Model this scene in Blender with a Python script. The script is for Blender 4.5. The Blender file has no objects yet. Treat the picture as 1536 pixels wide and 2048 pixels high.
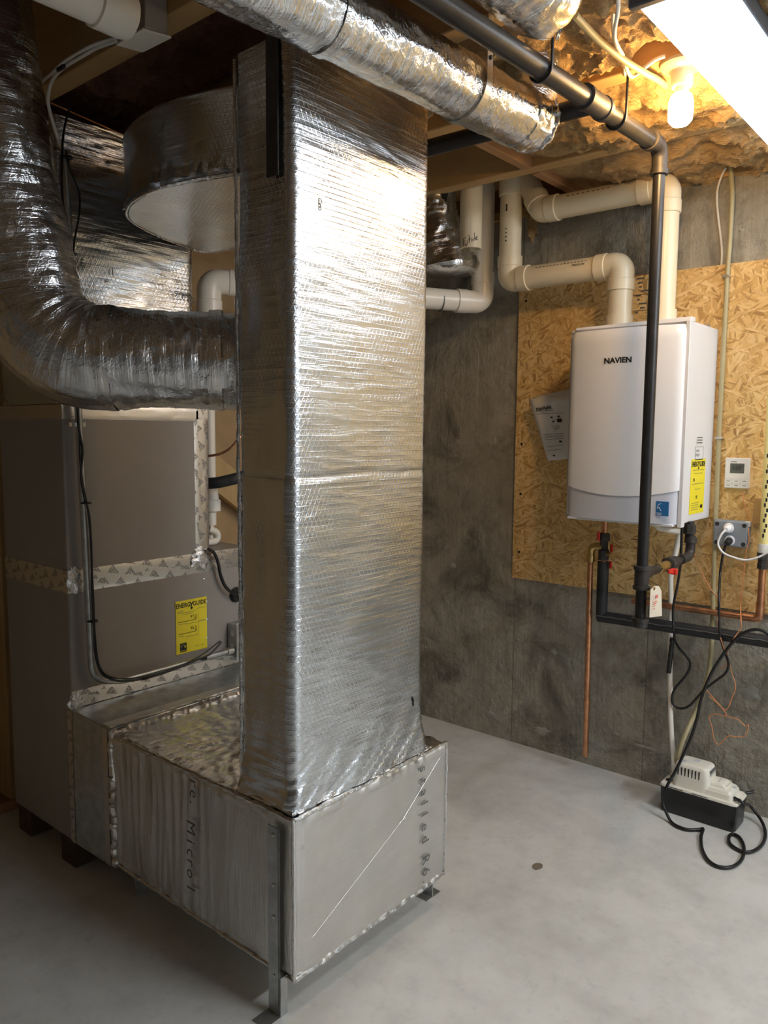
import bpy, bmesh, math, random
from mathutils import Vector, Matrix, noise
random.seed(7)
SC = bpy.context.scene
COL = SC.collection
V = Vector
R = math.radians

# ------------------------------------------------------------------ camera
CAM = V((0, 0, 1.40)); FPX = 1557.0
PITCH, YAW, ROLL = R(5.85), R(40.05), R(0.48)
FW = V((math.cos(YAW)*math.cos(PITCH), math.sin(YAW)*math.cos(PITCH), -math.sin(PITCH)))
_r = V((math.sin(YAW), -math.cos(YAW), 0)); _u = _r.cross(FW)
RT = _r*math.cos(ROLL) + _u*math.sin(ROLL); UP = RT.cross(FW)
cd = bpy.data.cameras.new('camera'); cam = bpy.data.objects.new('camera', cd); COL.objects.link(cam)
cd.sensor_fit = 'VERTICAL'; cd.sensor_height = 24; cd.lens = FPX*24/2048; cd.clip_start = .02
cam.matrix_world = Matrix(((RT.x, UP.x, -FW.x, CAM.x), (RT.y, UP.y, -FW.y, CAM.y), (RT.z, UP.z, -FW.z, CAM.z), (0, 0, 0, 1)))
SC.camera = cam
def ray(x, y): return FW + RT*((x-768)/FPX) - UP*((y-1024)/FPX)
def on(x, y, ax, v):                      # the point of plane axis=v seen at a measured spot of the survey photo
    d = ray(x, y); i = 'XYZ'.index(ax)
    return CAM + d*((v-CAM[i])/d[i])

# ------------------------------------------------------------------ world, exposure, light levels
w = bpy.data.worlds.new('world'); SC.world = w; w.use_nodes = True
w.node_tree.nodes['Background'].inputs[0].default_value = (.6, .65, .7, 1)
w.node_tree.nodes['Background'].inputs[1].default_value = .05
SC.view_settings.view_transform = 'Standard'; SC.view_settings.look = 'None'
SC.view_settings.gamma = 1; SC.view_settings.use_curve_mapping = False
SC.view_settings.exposure = 0.6
SC.cycles.use_denoising = True
SC.cycles.max_bounces = 10; SC.cycles.glossy_bounces = 6; SC.cycles.diffuse_bounces = 5
STRIP_POWER, SECOND_POWER, THIRD_POWER, BULB_POWER = 4.5, 14.0, 72.0, 150.0
STRIP_COLOUR, BULB_COLOUR = (.80, .90, 1.0), (1.0, .58, .20)

# ------------------------------------------------------------------ materials
class N:
    def __init__(s, name):
        s.m = bpy.data.materials.new(name); s.m.use_nodes = True; s.t = s.m.node_tree
        s.b = s.t.nodes['Principled BSDF']; s.tc = None
    def n(s, kind, **k):
        o = s.t.nodes.new(kind)
        for a, v in k.items(): setattr(o, a, v)
        return o
    def link(s, a, b): s.t.links.new(a, b)
    def put(s, sock, v):
        if hasattr(v, 'is_output'): s.link(v, sock)
        else: sock.default_value = v
    def co(s, which='Object'):
        if not s.tc: s.tc = s.n('ShaderNodeTexCoord')
        return s.tc.outputs[which]
    def map(s, vec, scale=(1, 1, 1), rot=(0, 0, 0), loc=(0, 0, 0)):
        o = s.n('ShaderNodeMapping'); s.link(vec, o.inputs[0])
        o.inputs['Location'].default_value = loc; o.inputs['Rotation'].default_value = rot; o.inputs['Scale'].default_value = scale
        return o.outputs[0]
    def noise(s, vec, scale=5, detail=4, rough=.55, dist=0, out=0):
        o = s.n('ShaderNodeTexNoise'); s.link(vec, o.inputs['Vector'])
        o.inputs['Scale'].default_value = scale; o.inputs['Detail'].default_value = detail
        o.inputs['Roughness'].default_value = rough; o.inputs['Distortion'].default_value = dist
        return o.outputs[out]
    def voro(s, vec, scale=5, out='Color', feature='F1', rnd=1):
        o = s.n('ShaderNodeTexVoronoi', feature=feature); s.link(vec, o.inputs['Vector'])
        o.inputs['Scale'].default_value = scale; o.inputs['Randomness'].default_value = rnd
        return o.outputs[out]
    def ramp(s, f, stops, interp='LINEAR'):
        o = s.n('ShaderNodeValToRGB'); s.link(f, o.inputs[0]); o.color_ramp.interpolation = interp
        e = o.color_ramp.elements
        while len(e) < len(stops): e.new(.5)
        for i, (p, c) in enumerate(stops):
            e[i].position = p
            e[i].color = (c, c, c, 1) if not hasattr(c, '__len__') else (*c, 1)[:4]
        return o.outputs[0]
    def math(s, op, a, b=0.0, c=0.0, clamp=False):
        o = s.n('ShaderNodeMath', operation=op, use_clamp=clamp)
        for i, v in enumerate((a, b, c)): s.put(o.inputs[i], v)
        return o.outputs[0]
    def mix(s, f, a, b, mode='MIX'):
        o = s.n('ShaderNodeMix', data_type='RGBA', blend_type=mode)
        s.put(o.inputs[0], f)
        for sock, v in ((o.inputs[6], a), (o.inputs[7], b)):
            s.put(sock, (*v, 1)[:4] if isinstance(v, tuple) else v)
        return o.outputs[2]
    def sep(s, vec):
        o = s.n('ShaderNodeSeparateXYZ'); s.link(vec, o.inputs[0]); return o.outputs
    def bump(s, h, strength=.3, dist=.01):
        o = s.n('ShaderNodeBump'); s.link(h, o.inputs['Height'])
        o.inputs['Strength'].default_value = strength; o.inputs['Distance'].default_value = dist
        s.link(o.outputs[0], s.b.inputs['Normal'])
    def set(s, color=None, rough=None, metal=None, spec=None):
        for k, v in (('Base Color', color), ('Roughness', rough), ('Metallic', metal), ('Specular IOR Level', spec)):
            if v is None: continue
            s.put(s.b.inputs[k], (*v, 1)[:4] if isinstance(v, tuple) else v)
        return s.m

def plain(name, color, rough=.5, metal=0, var=.08, scale=12, bump=0):
    k = N(name); f = k.noise(k.co(), scale, 4)
    lo = tuple(c*(1-var) for c in color); hi = tuple(min(1, c*(1+var)) for c in color)
    k.set(k.ramp(f, [(.3, lo), (.7, hi)]), rough, metal)
    if bump: k.bump(f, bump, .004)
    return k.m

def foil(name, color=(.74, .735, .72), rough=.27, scrim=.5, wrinkle=.6, vert=False, spacing=.0125, crush=.3):
    k = N(name); uv = k.co('UV'); x, y, z = k.sep(uv)
    lines = None
    for ax, ay, wt in ((0, 1, 1.0), (.90, .43, .7), (.90, -.43, .7)):
        t = k.math('ADD', k.math('MULTIPLY', x, ax/spacing), k.math('MULTIPLY', y, ay/spacing))
        d = k.math('PINGPONG', t, .5)
        l = k.math('MULTIPLY', k.math('SUBTRACT', 1.0, k.math('DIVIDE', d, .13), clamp=True), wt)
        lines = l if lines is None else k.math('MAXIMUM', lines, l)
    patch = k.ramp(k.noise(uv, 4, 2), [(.35, .25), (.65, 1)])
    sc = (60, 7, 1) if vert else (7, 60, 1)
    wr = k.noise(k.map(uv, sc), 1, 4, .6, .7)
    rid = k.math('ABSOLUTE', k.math('SUBTRACT', wr, .5))
    cr = k.noise(uv, 38, 3, .55, 1.5)
    crr = k.math('ABSOLUTE', k.math('SUBTRACT', cr, .5))
    mid = k.noise(k.map(uv, (14, 22, 1) if not vert else (22, 14, 1)), 1, 3, .5, .4)
    h = k.math('MULTIPLY', k.math('MULTIPLY', lines, patch), scrim)
    h = k.math('ADD', h, k.math('MULTIPLY', rid, -wrinkle*5))
    h = k.math('ADD', h, k.math('MULTIPLY', crr, -crush*3))
    h = k.math('ADD', h, k.math('MULTIPLY', mid, wrinkle*2.5))
    k.bump(h, .55, .0022)
    tone = k.ramp(k.noise(uv, 9, 4), [(.3, tuple(c*.9 for c in color)), (.7, color)])
    rr = k.ramp(k.noise(uv, 6, 3), [(.3, rough*.85), (.7, rough*1.25)])
    k.set(tone, rr, 1.0)
    return k.m

def tape_mat(name, printed=True):
    k = N(name); uv = k.co('UV'); x, y, z = k.sep(uv)
    col = (.72, .70, .66)
    h = k.noise(k.map(uv, (25, 60, 1)), 1, 4, .6, .8)
    k.bump(h, .35, .002)
    if printed:
        # flat print: rows of small stamped triangles
        u = k.math('ADD', k.math('MULTIPLY', x, 1/.062), k.math('MULTIPLY', k.math('FLOOR', k.math('MULTIPLY', y, 1/.036)), .43))
        fu = k.math('FRACT', u); fv = k.math('FRACT', k.math('ADD', k.math('MULTIPLY', y, 1/.036), k.math('MULTIPLY', x, 6.0)))
        tri = k.math('SUBTRACT', k.math('MULTIPLY', k.math('SUBTRACT', 1.0, fv), .42), k.math('ABSOLUTE', k.math('SUBTRACT', fu, .5)))
        m1 = k.math('GREATER_THAN', tri, .0); m2 = k.math('GREATER_THAN', fv, .2)
        brk = k.math('GREATER_THAN', k.noise(uv, 260, 2), .46)
        m = k.math('MULTIPLY', k.math('MULTIPLY', m1, m2), k.math('MULTIPLY', brk, .75))
        c = k.mix(m, col, (.10, .10, .11)); met = k.math('SUBTRACT', 1.0, m)
        return k.set(c, .32, met)
    return k.set(col, .35, 1.0)

def concrete(name, base, dark, light, wall):
    k = N(name); p = k.co()
    n1 = k.noise(p, 1.6, 6, .62, .3); n2 = k.noise(p, 9, 6, .65); n3 = k.noise(p, 70, 3, .6)
    c = k.ramp(n1, [(.28, dark), (.5, base), (.75, light)])
    c = k.mix(.45, c, k.ramp(n2, [(.3, dark), (.55, base), (.8, light)]))
    if wall:
        st = k.noise(k.map(p, (1, 55, .8)), 1, 5, .62)
        c = k.mix(.22, c, k.ramp(st, [(.32, tuple(v*.6 for v in base)), (.5, base), (.68, tuple(v*1.35 for v in base))]))
        pale = k.ramp(k.noise(k.map(p, (1, 60, .8)), 1, 3), [(.66, 0.), (.72, .5)])
        c = k.mix(pale, c, light)
        blot = k.ramp(k.noise(p, 3.2, 6, .7, .8), [(.49, 0.), (.68, .8)])
        c = k.mix(blot, c, tuple(v*.4 for v in dark))
        fl_ = k.ramp(k.noise(p, 34, 5, .7, .6), [(.62, 0.), (.70, .6)])
        c = k.mix(fl_, c, light)
        c = k.mix(k.ramp(k.noise(p, 17, 5, .75), [(.50, 0.), (.70, .6)]), c, dark)
        # panel joints left by the formwork
        x, y, z = k.sep(p)
        d = k.math('PINGPONG', k.math('ADD', k.math('MULTIPLY', y, 1/.61), .12), .5)
        jn = k.math('LESS_THAN', d, .005)
        c = k.mix(k.math('MULTIPLY', jn, .5), c, tuple(v*.5 for v in dark))
        h = k.math('ADD', k.math('MULTIPLY', st, .25), k.math('ADD', k.math('MULTIPLY', n2, 1.6), k.math('MULTIPLY', n3, .35)))
        k.bump(h, .9, .012)
        return k.set(c, .85)
    sw = k.noise(k.map(p, (2.2, .9, 1), (0, 0, .5)), 1, 5, .6, 1.2)
    c = k.mix(k.ramp(sw, [(.45, 0.), (.75, .6)]), c, light)
    sp = k.ramp(k.noise(p, 20, 5, .75), [(.55, 0.), (.70, .4)])
    c = k.mix(sp, c, dark)
    k.bump(k.math('ADD', n2, k.math('MULTIPLY', n3, .3)), .12, .004)
    return k.set(c, k.ramp(n1, [(.3, .42), (.7, .6)]), None, .35)

def wood(name, a, b, axis=1, scale=1):
    k = N(name); p = k.co(); s = [14*scale]*3; s[axis] = 1.1*scale
    g = k.noise(k.map(p, tuple(s)), 1, 6, .6, 1.2); f = k.noise(p, 3, 3)
    c = k.mix(.5, k.ramp(g, [(.3, a), (.7, b)]), k.ramp(f, [(.3, a), (.7, b)]))
    kn = k.ramp(k.voro(k.map(p, tuple(v*.35 for v in s)), 1, 'Distance'), [(.03, .7), (.09, 0.)])
    c = k.mix(kn, c, tuple(v*.4 for v in a))
    k.bump(g, .2, .003)
    return k.set(c, .7)

def osb(name):
    k = N(name); p = k.co(); x, y, z = k.sep(p)
    cmb = k.n('ShaderNodeCombineXYZ'); k.link(y, cmb.inputs[0]); k.link(z, cmb.inputs[1]); q = cmb.outputs[0]
    wob = k.noise(q, 6, 2, out=1)
    q2 = k.mix(.018, q, wob, 'ADD')
    pal = [(0, (.40, .22, .07)), (.25, (.68, .43, .15)), (.55, (.82, .56, .23)), (.8, (.90, .68, .34)), (1, (.60, .36, .12))]
    out = None; hh = None
    for i, (ang, sx, sy, sd) in enumerate(((1.45, 14, 95, 0), (1.0, 19, 110, 3), (2.1, 17, 100, 7), (.35, 19, 120, 11), (2.75, 22, 115, 17))):
        vec = k.map(q2, (sx, sy, 1), (0, 0, 0), (sd, sd*1.7, 0)) if False else None
        rot = k.map(q2, (1, 1, 1), (0, 0, -ang), (sd, sd*.7, 0))
        st = k.map(rot, (sx, sy, 1))
        cell = k.voro(st, 1, 'Color'); cs = k.sep(cell)[0]
        c = k.ramp(cs, pal)
        if out is None: out, hh = c, cs
        else:
            m = k.ramp(k.noise(k.map(st, (.45, .3, 1), (0, 0, 0), (sd*3, 1, 0)), 1, 2), [(.53, 0.), (.56, 1.)])
            out = k.mix(m, out, c); hh = k.math('ADD', hh, k.math('MULTIPLY', m, cs))
    dk = k.ramp(k.noise(q, 2.2, 4), [(.35, .25), (.6, 0.)])
    out = k.mix(dk, out, (.36, .22, .09))
    k.bump(hh, .25, .002)
    return k.set(out, .62)

def wool(name, a, b, c3):
    k = N(name); p = k.co()
    f = k.noise(p, 9, 7, .7, 1.5); g = k.noise(k.map(p, (30, 30, 90)), 1, 5, .7, 2)
    c = k.mix(.45, k.ramp(f, [(.3, a), (.5, b), (.7, c3)]), k.ramp(g, [(.3, a), (.7, c3)]))
    k.bump(k.math('ADD', f, g), .9, .02)
    m = k.set(c, .95, None, .1)
    return m

def emit(name, color, strength):
    k = N(name); k.set(color, .4)
    k.b.inputs['Emission Color'].default_value = (*color, 1); k.b.inputs['Emission Strength'].default_value = strength
    return k.m

M = dict(
    foil=foil('foil_facing', (.70, .735, .775), wrinkle=.32, scrim=.42, crush=.05, rough=.23), foil_side=foil('foil_facing_vertical_folds', (.74, .73, .70), .38, .15, .42, True),
    foil_tube=foil('foil_duct_wrap', (.725, .745, .77), .21, .5, .5, False, .020, .6), foil_crush=foil('foil_crumpled', (.755, .755, .755), .24, .05, .5, False, .016, .7),
    foil_flat=foil('foil_flat_facing', (.74, .735, .715), .42, .12, .22, False, .0125, .12),
    tape=tape_mat('printed_foil_tape'), tape_plain=tape_mat('plain_foil_tape', False),
    wall=concrete('cast_concrete', (.37, .345, .285), (.20, .186, .148), (.55, .525, .45), True),
    floor=concrete('floor_concrete', (.60, .595, .56), (.41, .405, .38), (.73, .725, .69), False),
    patch=concrete('cement_patch', (.36, .35, .31), (.20, .19, .16), (.50, .48, .43), False),
    osb=osb('strand_board'),
    wood=wood('framing_lumber', (.40, .235, .09), (.58, .38, .17)), wood_z=wood('framing_lumber_upright', (.42, .27, .11), (.60, .42, .20), 2),
    wood_x=wood('framing_lumber_cross', (.34, .17, .075), (.46, .26, .12), 0),
    dark_wood=wood('old_dark_block', (.05, .03, .018), (.09, .055, .035), 0),
    paper=plain('brown_board', (.42, .28, .14), .8), board=plain('grey_board', (.27, .26, .25), .85),
    white_board=plain('primed_board', (.6, .61, .62), .85), subfloor=plain('subfloor_panel', (.20, .13, .07), .8, scale=6),
    wool=wool('mineral_wool', (.44, .27, .12), (.62, .41, .20), (.78, .57, .31)),
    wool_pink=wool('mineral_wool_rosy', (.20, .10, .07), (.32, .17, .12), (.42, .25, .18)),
    pvc=plain('cream_plastic_pipe', (.78, .69, .50), .32, var=.03), pvc_white=plain('white_plastic_pipe', (.82, .78, .69), .3, var=.03),
    white=plain('white_enamel', (.84, .84, .85), .16, var=.01), panel=plain('pale_grey_enamel', (.62, .64, .70), .22, var=.01), heater_side=plain('satin_white_steel', (.74, .74, .75), .35, var=.02),
    furnace=plain('taupe_steel', (.30, .275, .25), .42, var=.03), galv=plain('galvanised_steel', (.48, .50, .50), .38, .9, .2, 30),
    iron=plain('black_iron', (.030, .029, .030), .36, .35, .25, 20, .1), iron_fit=plain('cast_iron_fitting', (.050, .045, .042), .5, .35, .3, 25, .2),
    copper=plain('copper', (.66, .33, .18), .32, .95, .3, 25), brass=plain('brass', (.62, .45, .18), .3, .95, .2, 30),
    rubber=plain('black_foam_sleeve', (.018, .019, .021), .6, var=.3, bump=.2), black=plain('black_plastic', (.014, .014, .015), .35, var=.2),
    cord=plain('black_cord', (.012, .012, .013), .38, var=.2), red=plain('red_handle', (.62, .03, .02), .4), cable=plain('white_cable', (.74, .71, .64), .45), orange=plain('orange_wire', (.74, .30, .12), .5),
    tube=plain('yellowed_tube', (.42, .37, .21), .35, var=.06), yellow=plain('yellow_label', (.87, .74, .03), .45, var=.02), pale_yellow=plain('pale_yellow_pipe', (.80, .70, .30), .4, var=.05),
    ink=plain('black_print', (.012, .012, .014), .5), grey_ink=plain('grey_print', (.11, .11, .11), .6), brown_ink=plain('brown_print', (.22, .11, .05), .6), red_ink=plain('red_print', (.70, .16, .14), .6),
    blue=plain('blue_label', (.03, .22, .62), .4), lcd=plain('grey_screen', (.115, .125, .12), .2), box_grey=plain('grey_plastic_box', (.26, .29, .335), .45, var=.03),
    manila=plain('manila_card', (.78, .70, .56), .7, var=.04), white_paper=plain('white_paper', (.72, .72, .70), .7, var=.03), pump_white=plain('ivory_plastic', (.80, .77, .67), .4, var=.03),
    dark_slot=plain('dark_slot', (.008, .008, .008), .8), dirt=plain('brown_spot', (.20, .16, .11), .8),
    strip=emit('lamp_diffuser', STRIP_COLOUR, STRIP_POWER), strip_two=emit('second_diffuser', STRIP_COLOUR, SECOND_POWER), strip_three=emit('third_diffuser', (.88, .94, 1.0), THIRD_POWER), bulb=emit('lit_bulb', BULB_COLOUR, BULB_POWER),
    socket=plain('tan_porcelain', (.42, .36, .27), .4, var=.03), porcelain=plain('porcelain', (.78, .75, .68), .3, var=.03), lamp_body=plain('lamp_housing', (.10, .11, .13), .5), steel=plain('bright_steel', (.66, .66, .64), .3, .95, .1, 40),
)

# ------------------------------------------------------------------ things and parts
def thing(name, label, cat, loc, group=None):
    o = bpy.data.objects.new(name, None); COL.objects.link(o); o.location = loc; o.empty_display_size = .05
    o['label'] = label; o['category'] = cat
    if group: o['group'] = group
    return o
def root_loc(o):
    l = V((0, 0, 0))
    while o: l = l + V(o.location); o = o.parent
    return l
class G:                                   # collects geometry in world coordinates
    def __init__(s): s.v = []; s.f = []; s.uv = {}
    def add(s, vs, fs, uvs=None):
        b = len(s.v); s.v += [V(v) for v in vs]
        for i, f in enumerate(fs):
            s.f.append(tuple(b+j for j in f))
            if uvs: s.uv[len(s.f)-1] = uvs[i]
        return s
    def box(s, a, b):
        (x0, y0, z0), (x1, y1, z1) = a, b
        x0, x1 = min(x0, x1), max(x0, x1); y0, y1 = min(y0, y1), max(y0, y1); z0, z1 = min(z0, z1), max(z0, z1)
        return s.hexa([(x0, y0, z0), (x1, y0, z0), (x1, y1, z0), (x0, y1, z0), (x0, y0, z1), (x1, y0, z1), (x1, y1, z1), (x0, y1, z1)])
    def hexa(s, vs):
        fs = [(0, 3, 2, 1), (4, 5, 6, 7), (0, 1, 5, 4), (1, 2, 6, 5), (2, 3, 7, 6), (3, 0, 4, 7)]
        uvs = []
        for f in fs:
            p = [V(vs[i]) for i in f]; n = (p[1]-p[0]).cross(p[3]-p[0]); ax = max(range(3), key=lambda i: abs(n[i]))
            uvs.append([(q.y, q.z) if ax == 0 else (q.x, q.z) if ax == 1 else (q.x, q.y) for q in p])
        return s.add(vs, fs, uvs)
    def obox(s, c, ex, ey, ez):              # oriented box: centre and three half-vectors
        c, ex, ey, ez = V(c), V(ex), V(ey), V(ez)
        return s.hexa([c-ex-ey-ez, c+ex-ey-ez, c+ex+ey-ez, c-ex+ey-ez, c-ex-ey+ez, c+ex-ey+ez, c+ex+ey+ez, c-ex+ey+ez])
    def cyl(s, a, b, r, n=24, r2=None, cap=True):
        return s.tube([a, b], [r, r if r2 is None else r2], n, cap)
    def tube(s, path, r, n=12, cap=True, disp=None, u0=0.0):
        path = [V(p) for p in path]; m = len(path)
        rs = r if hasattr(r, '__len__') else [r]*m
        tang = []
        for i in range(m):
            t = path[min(i+1, m-1)] - path[max(i-1, 0)]
            if t.length < 1e-9: t = (tang[-1] if tang else V((0, 0, 1)))
            tang.append(t.normalized())
        ref = V((0, 0, 1)) if abs(tang[0].z) < .9 else V((0, 1, 0))
        x = tang[0].cross(ref).normalized(); verts = []; L = 0; ls = []
        for i in range(m):
            if i: L += (path[i]-path[i-1]).length
            ls.append(L)
            x = (x - tang[i]*x.dot(tang[i])).normalized(); y = tang[i].cross(x)
            for j in range(n):
                a = 2*math.pi*j/n; d = x*math.cos(a) + y*math.sin(a)
                rr = rs[i]
                if disp: rr += disp(a, L, path[i])
                verts.append(path[i] + d*rr)
        fs = []; uvs = []
        for i in range(m-1):
            for j in range(n):
                k = (j+1) % n
                fs.append((i*n+j, i*n+k, (i+1)*n+k, (i+1)*n+j))
                c = 2*math.pi*max(rs[i], 1e-4); ua, ub = u0+c*j/n, u0+c*(j+1)/n
                uvs.append([(ua, ls[i]), (ub, ls[i]), (ub, ls[i+1]), (ua, ls[i+1])])
        if cap:
            fs.append(tuple(reversed(range(n)))); uvs.append([(verts[q].x, verts[q].z) for q in reversed(range(n))])
            fs.append(tuple(range((m-1)*n, m*n))); uvs.append([(verts[q].x, verts[q].z) for q in range((m-1)*n, m*n)])
        return s.add(verts, fs, uvs)
    def lathe(s, c, axis, prof, n=24):        # prof: list of (distance along axis, radius)
        c, axis = V(c), V(axis).normalized()
        return s.tube_raw(c, axis, prof, n)
    def tube_raw(s, c, axis, prof, n):
        ref = V((0, 0, 1)) if abs(axis.z) < .9 else V((1, 0, 0))
        x = axis.cross(ref).normalized(); y = axis.cross(x)
        vs = [c + axis*h + (x*math.cos(2*math.pi*j/n) + y*math.sin(2*math.pi*j/n))*max(r, 1e-5) for h, r in prof for j in range(n)]
        fs = [(i*n+j, i*n+(j+1) % n, (i+1)*n+(j+1) % n, (i+1)*n+j) for i in range(len(prof)-1) for j in range(n)]
        fs += [tuple(reversed(range(n))), tuple(range((len(prof)-1)*n, len(prof)*n))]
        return s.add(vs, fs)
    def prism(s, poly, d):                    # planar polygon extruded by vector d
        poly = [V(p) for p in poly]; d = V(d); n = len(poly)
        fs = [tuple(reversed(range(n))), tuple(range(n, 2*n))] + [(i, (i+1) % n, n+(i+1) % n, n+i) for i in range(n)]
        return s.add(poly + [p+d for p in poly], fs)
    def rings(s, rings, cap0=False, cap1=False, vs0=None):   # loft through closed rings (same count)
        n = len(rings[0]); vs = [p for r in rings for p in r]
        us = [0]
        mid = rings[len(rings)//2]
        for j in range(n): us.append(us[-1] + (mid[(j+1) % n]-mid[j]).length)
        vl = [0]
        for i in range(1, len(rings)): vl.append(vl[-1] + sum((rings[i][j]-rings[i-1][j]).length for j in range(0, n, max(1, n//12)))/len(range(0, n, max(1, n//12))))
        fs = []; uvs = []
        for i in range(len(rings)-1):
            for j in range(n):
                k = (j+1) % n
                fs.append((i*n+j, i*n+k, (i+1)*n+k, (i+1)*n+j)); uvs.append([(us[j], vl[i]), (us[j+1], vl[i]), (us[j+1], vl[i+1]), (us[j], vl[i+1])])
        for flag, base, rev in ((cap0, 0, True), (cap1, (len(rings)-1)*n, False)):
            if flag:
                idx = [base+j for j in range(n)]; idx = idx[::-1] if rev else idx
                fs.append(tuple(idx)); uvs.append([(vs[q].x, vs[q].y) for q in idx])
        return s.add(vs, fs, uvs)
    def build(s, name, mat, parent=None, bevel=0, smooth=True, kind=None, label=None, seg=2):
        off = root_loc(parent)
        me = bpy.data.meshes.new(name); me.from_pydata([tuple(v-off) for v in s.v], [], s.f)
        if s.uv:
            ul = me.uv_layers.new(name='UVMap').data
            for p in me.polygons:
                u = s.uv.get(p.index)
                if u:
                    for li, c in zip(p.loop_indices, u): ul[li].uv = c
        me.materials.append(mat if not isinstance(mat, str) else M[mat])
        if smooth: me.shade_smooth(); me.set_sharp_from_angle(angle=R(38))
        me.validate()
        o = bpy.data.objects.new(name, me); COL.objects.link(o)
        if parent: o.parent = parent
        if bevel:
            b = o.modifiers.new('bevel', 'BEVEL'); b.width = bevel; b.segments = seg; b.limit_method = 'ANGLE'; b.angle_limit = R(40)
        if kind: o['kind'] = kind
        if label: o['label'] = label
        return o
def structure(o): o['kind'] = 'structure'; return o
def tag(o, label, cat, group=None):
    o['label'] = label; o['category'] = cat
    if group: o['group'] = group
    return o
def solo(g, name, mat, label, cat, group=None, **k):   # a thing that is one mesh, origin at its own spot
    c = sum(g.v, V((0, 0, 0)))/len(g.v); lo = min(v.z for v in g.v); c.z = lo
    o = g.build(name, mat, **k); o.data.transform(Matrix.Translation(-c)); o.location = c
    return tag(o, label, cat, group)
def smooth_path(pts, step=6):
    pts = [V(p) for p in pts]; out = []
    for i in range(len(pts)-1):
        p0, p1, p2, p3 = pts[max(i-1, 0)], pts[i], pts[i+1], pts[min(i+2, len(pts)-1)]
        for q in range(step):
            t = q/step
            out.append(.5*((2*p1) + (p2-p0)*t + (2*p0-5*p1+4*p2-p3)*t*t + (3*p1-p0-3*p2+p3)*t**3))
    out.append(pts[-1]); return out
def fillet(pts, rad, n=8):
    pts = [V(p) for p in pts]; out = [pts[0]]
    for i in range(1, len(pts)-1):
        a, b, c = pts[i-1], pts[i], pts[i+1]; u = (a-b).normalized(); v = (c-b).normalized()
        ang = math.acos(max(-1, min(1, u.dot(v)))); d = min(rad/math.tan(ang/2), (a-b).length*.49, (c-b).length*.49)
        p, q = b+u*d, b+v*d; ctr_r = d*math.tan(ang/2); ctr = b + (u+v).normalized()*(ctr_r/math.sin(ang/2))
        for k in range(n+1):
            t = k/n; w_ = (p-ctr)*math.sin((1-t)*(math.pi-ang))/math.sin(math.pi-ang) + (q-ctr)*math.sin(t*(math.pi-ang))/math.sin(math.pi-ang)
            out.append(ctr+w_)
    out.append(pts[-1]); return out
FONT = None
def text(s, size, org, xd, yd, mat, parent, name='lettering', align='CENTER', bold=0, sx=1.0, label=None, depth=.0003):
    cu = bpy.data.curves.new('t', 'FONT'); cu.body = s; cu.size = size; cu.align_x = align; cu.align_y = 'CENTER'; cu.offset = bold*size; cu.resolution_u = 2
    cu.extrude = depth/2
    ob = bpy.data.objects.new('t', cu); COL.objects.link(ob)
    me = bpy.data.meshes.new_from_object(ob); bpy.data.objects.remove(ob); bpy.data.curves.remove(cu)
    xd, yd = V(xd).normalized(), V(yd).normalized(); zd = xd.cross(yd); o = V(org) - root_loc(parent)
    me.transform(Matrix(((xd.x*sx, yd.x, zd.x, o.x), (xd.y*sx, yd.y, zd.y, o.y), (xd.z*sx, yd.z, zd.z, o.z), (0, 0, 0, 1))))
    me.name = name; me.materials.clear(); me.materials.append(M[mat])
    r = bpy.data.objects.new(name, me); COL.objects.link(r); r.parent = parent
    if label: r['label'] = label
    return r
def nz(*a): return noise.noise(V(a))
def ridge(x): return (1-abs(x))
# --- wrapped (insulated) rectangular ducts ---
def rrect(x0, x1, y0, y1, r, z, n):          # rounded rectangle as n evenly spaced points, counter-clockwise from the near left corner
    pts = []
    for cx, cy, a0 in ((x0+r, y0+r, math.pi), (x1-r, y0+r, 1.5*math.pi), (x1-r, y1-r, 0), (x0+r, y1-r, .5*math.pi)):
        for k in range(7): a = a0 + k/6*math.pi/2; pts.append(V((cx+r*math.cos(a), cy+r*math.sin(a), z)))
    return even(pts, n)
def even(pts, n):
    m = len(pts); L = [0]
    for i in range(m): L.append(L[-1] + (pts[(i+1) % m]-pts[i]).length)
    out = []; j = 0
    for k in range(n):
        t = L[-1]*k/n
        while L[j+1] < t: j += 1
        f = (t-L[j])/max(L[j+1]-L[j], 1e-9); out.append(pts[j % m].lerp(pts[(j+1) % m], f))
    return out
def crumple(rs, fn):                          # push ring points along their outward normals
    out = []
    m = len(rs); n = len(rs[0])
    c = [sum(r, V((0, 0, 0)))/n for r in rs]
    for i in range(m):
        row = []
        for j in range(n):
            a = rs[i][(j+1) % n]-rs[i][j-1]; b = rs[min(i+1, m-1)][j]-rs[max(i-1, 0)][j]
            nn = a.cross(b)
            if nn.length < 1e-12: nn = rs[i][j]-c[i]
            nn.normalize(); row.append(rs[i][j] + nn*fn(j/n, i/(m-1), rs[i][j]))
        out.append(row)
    return out

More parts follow.
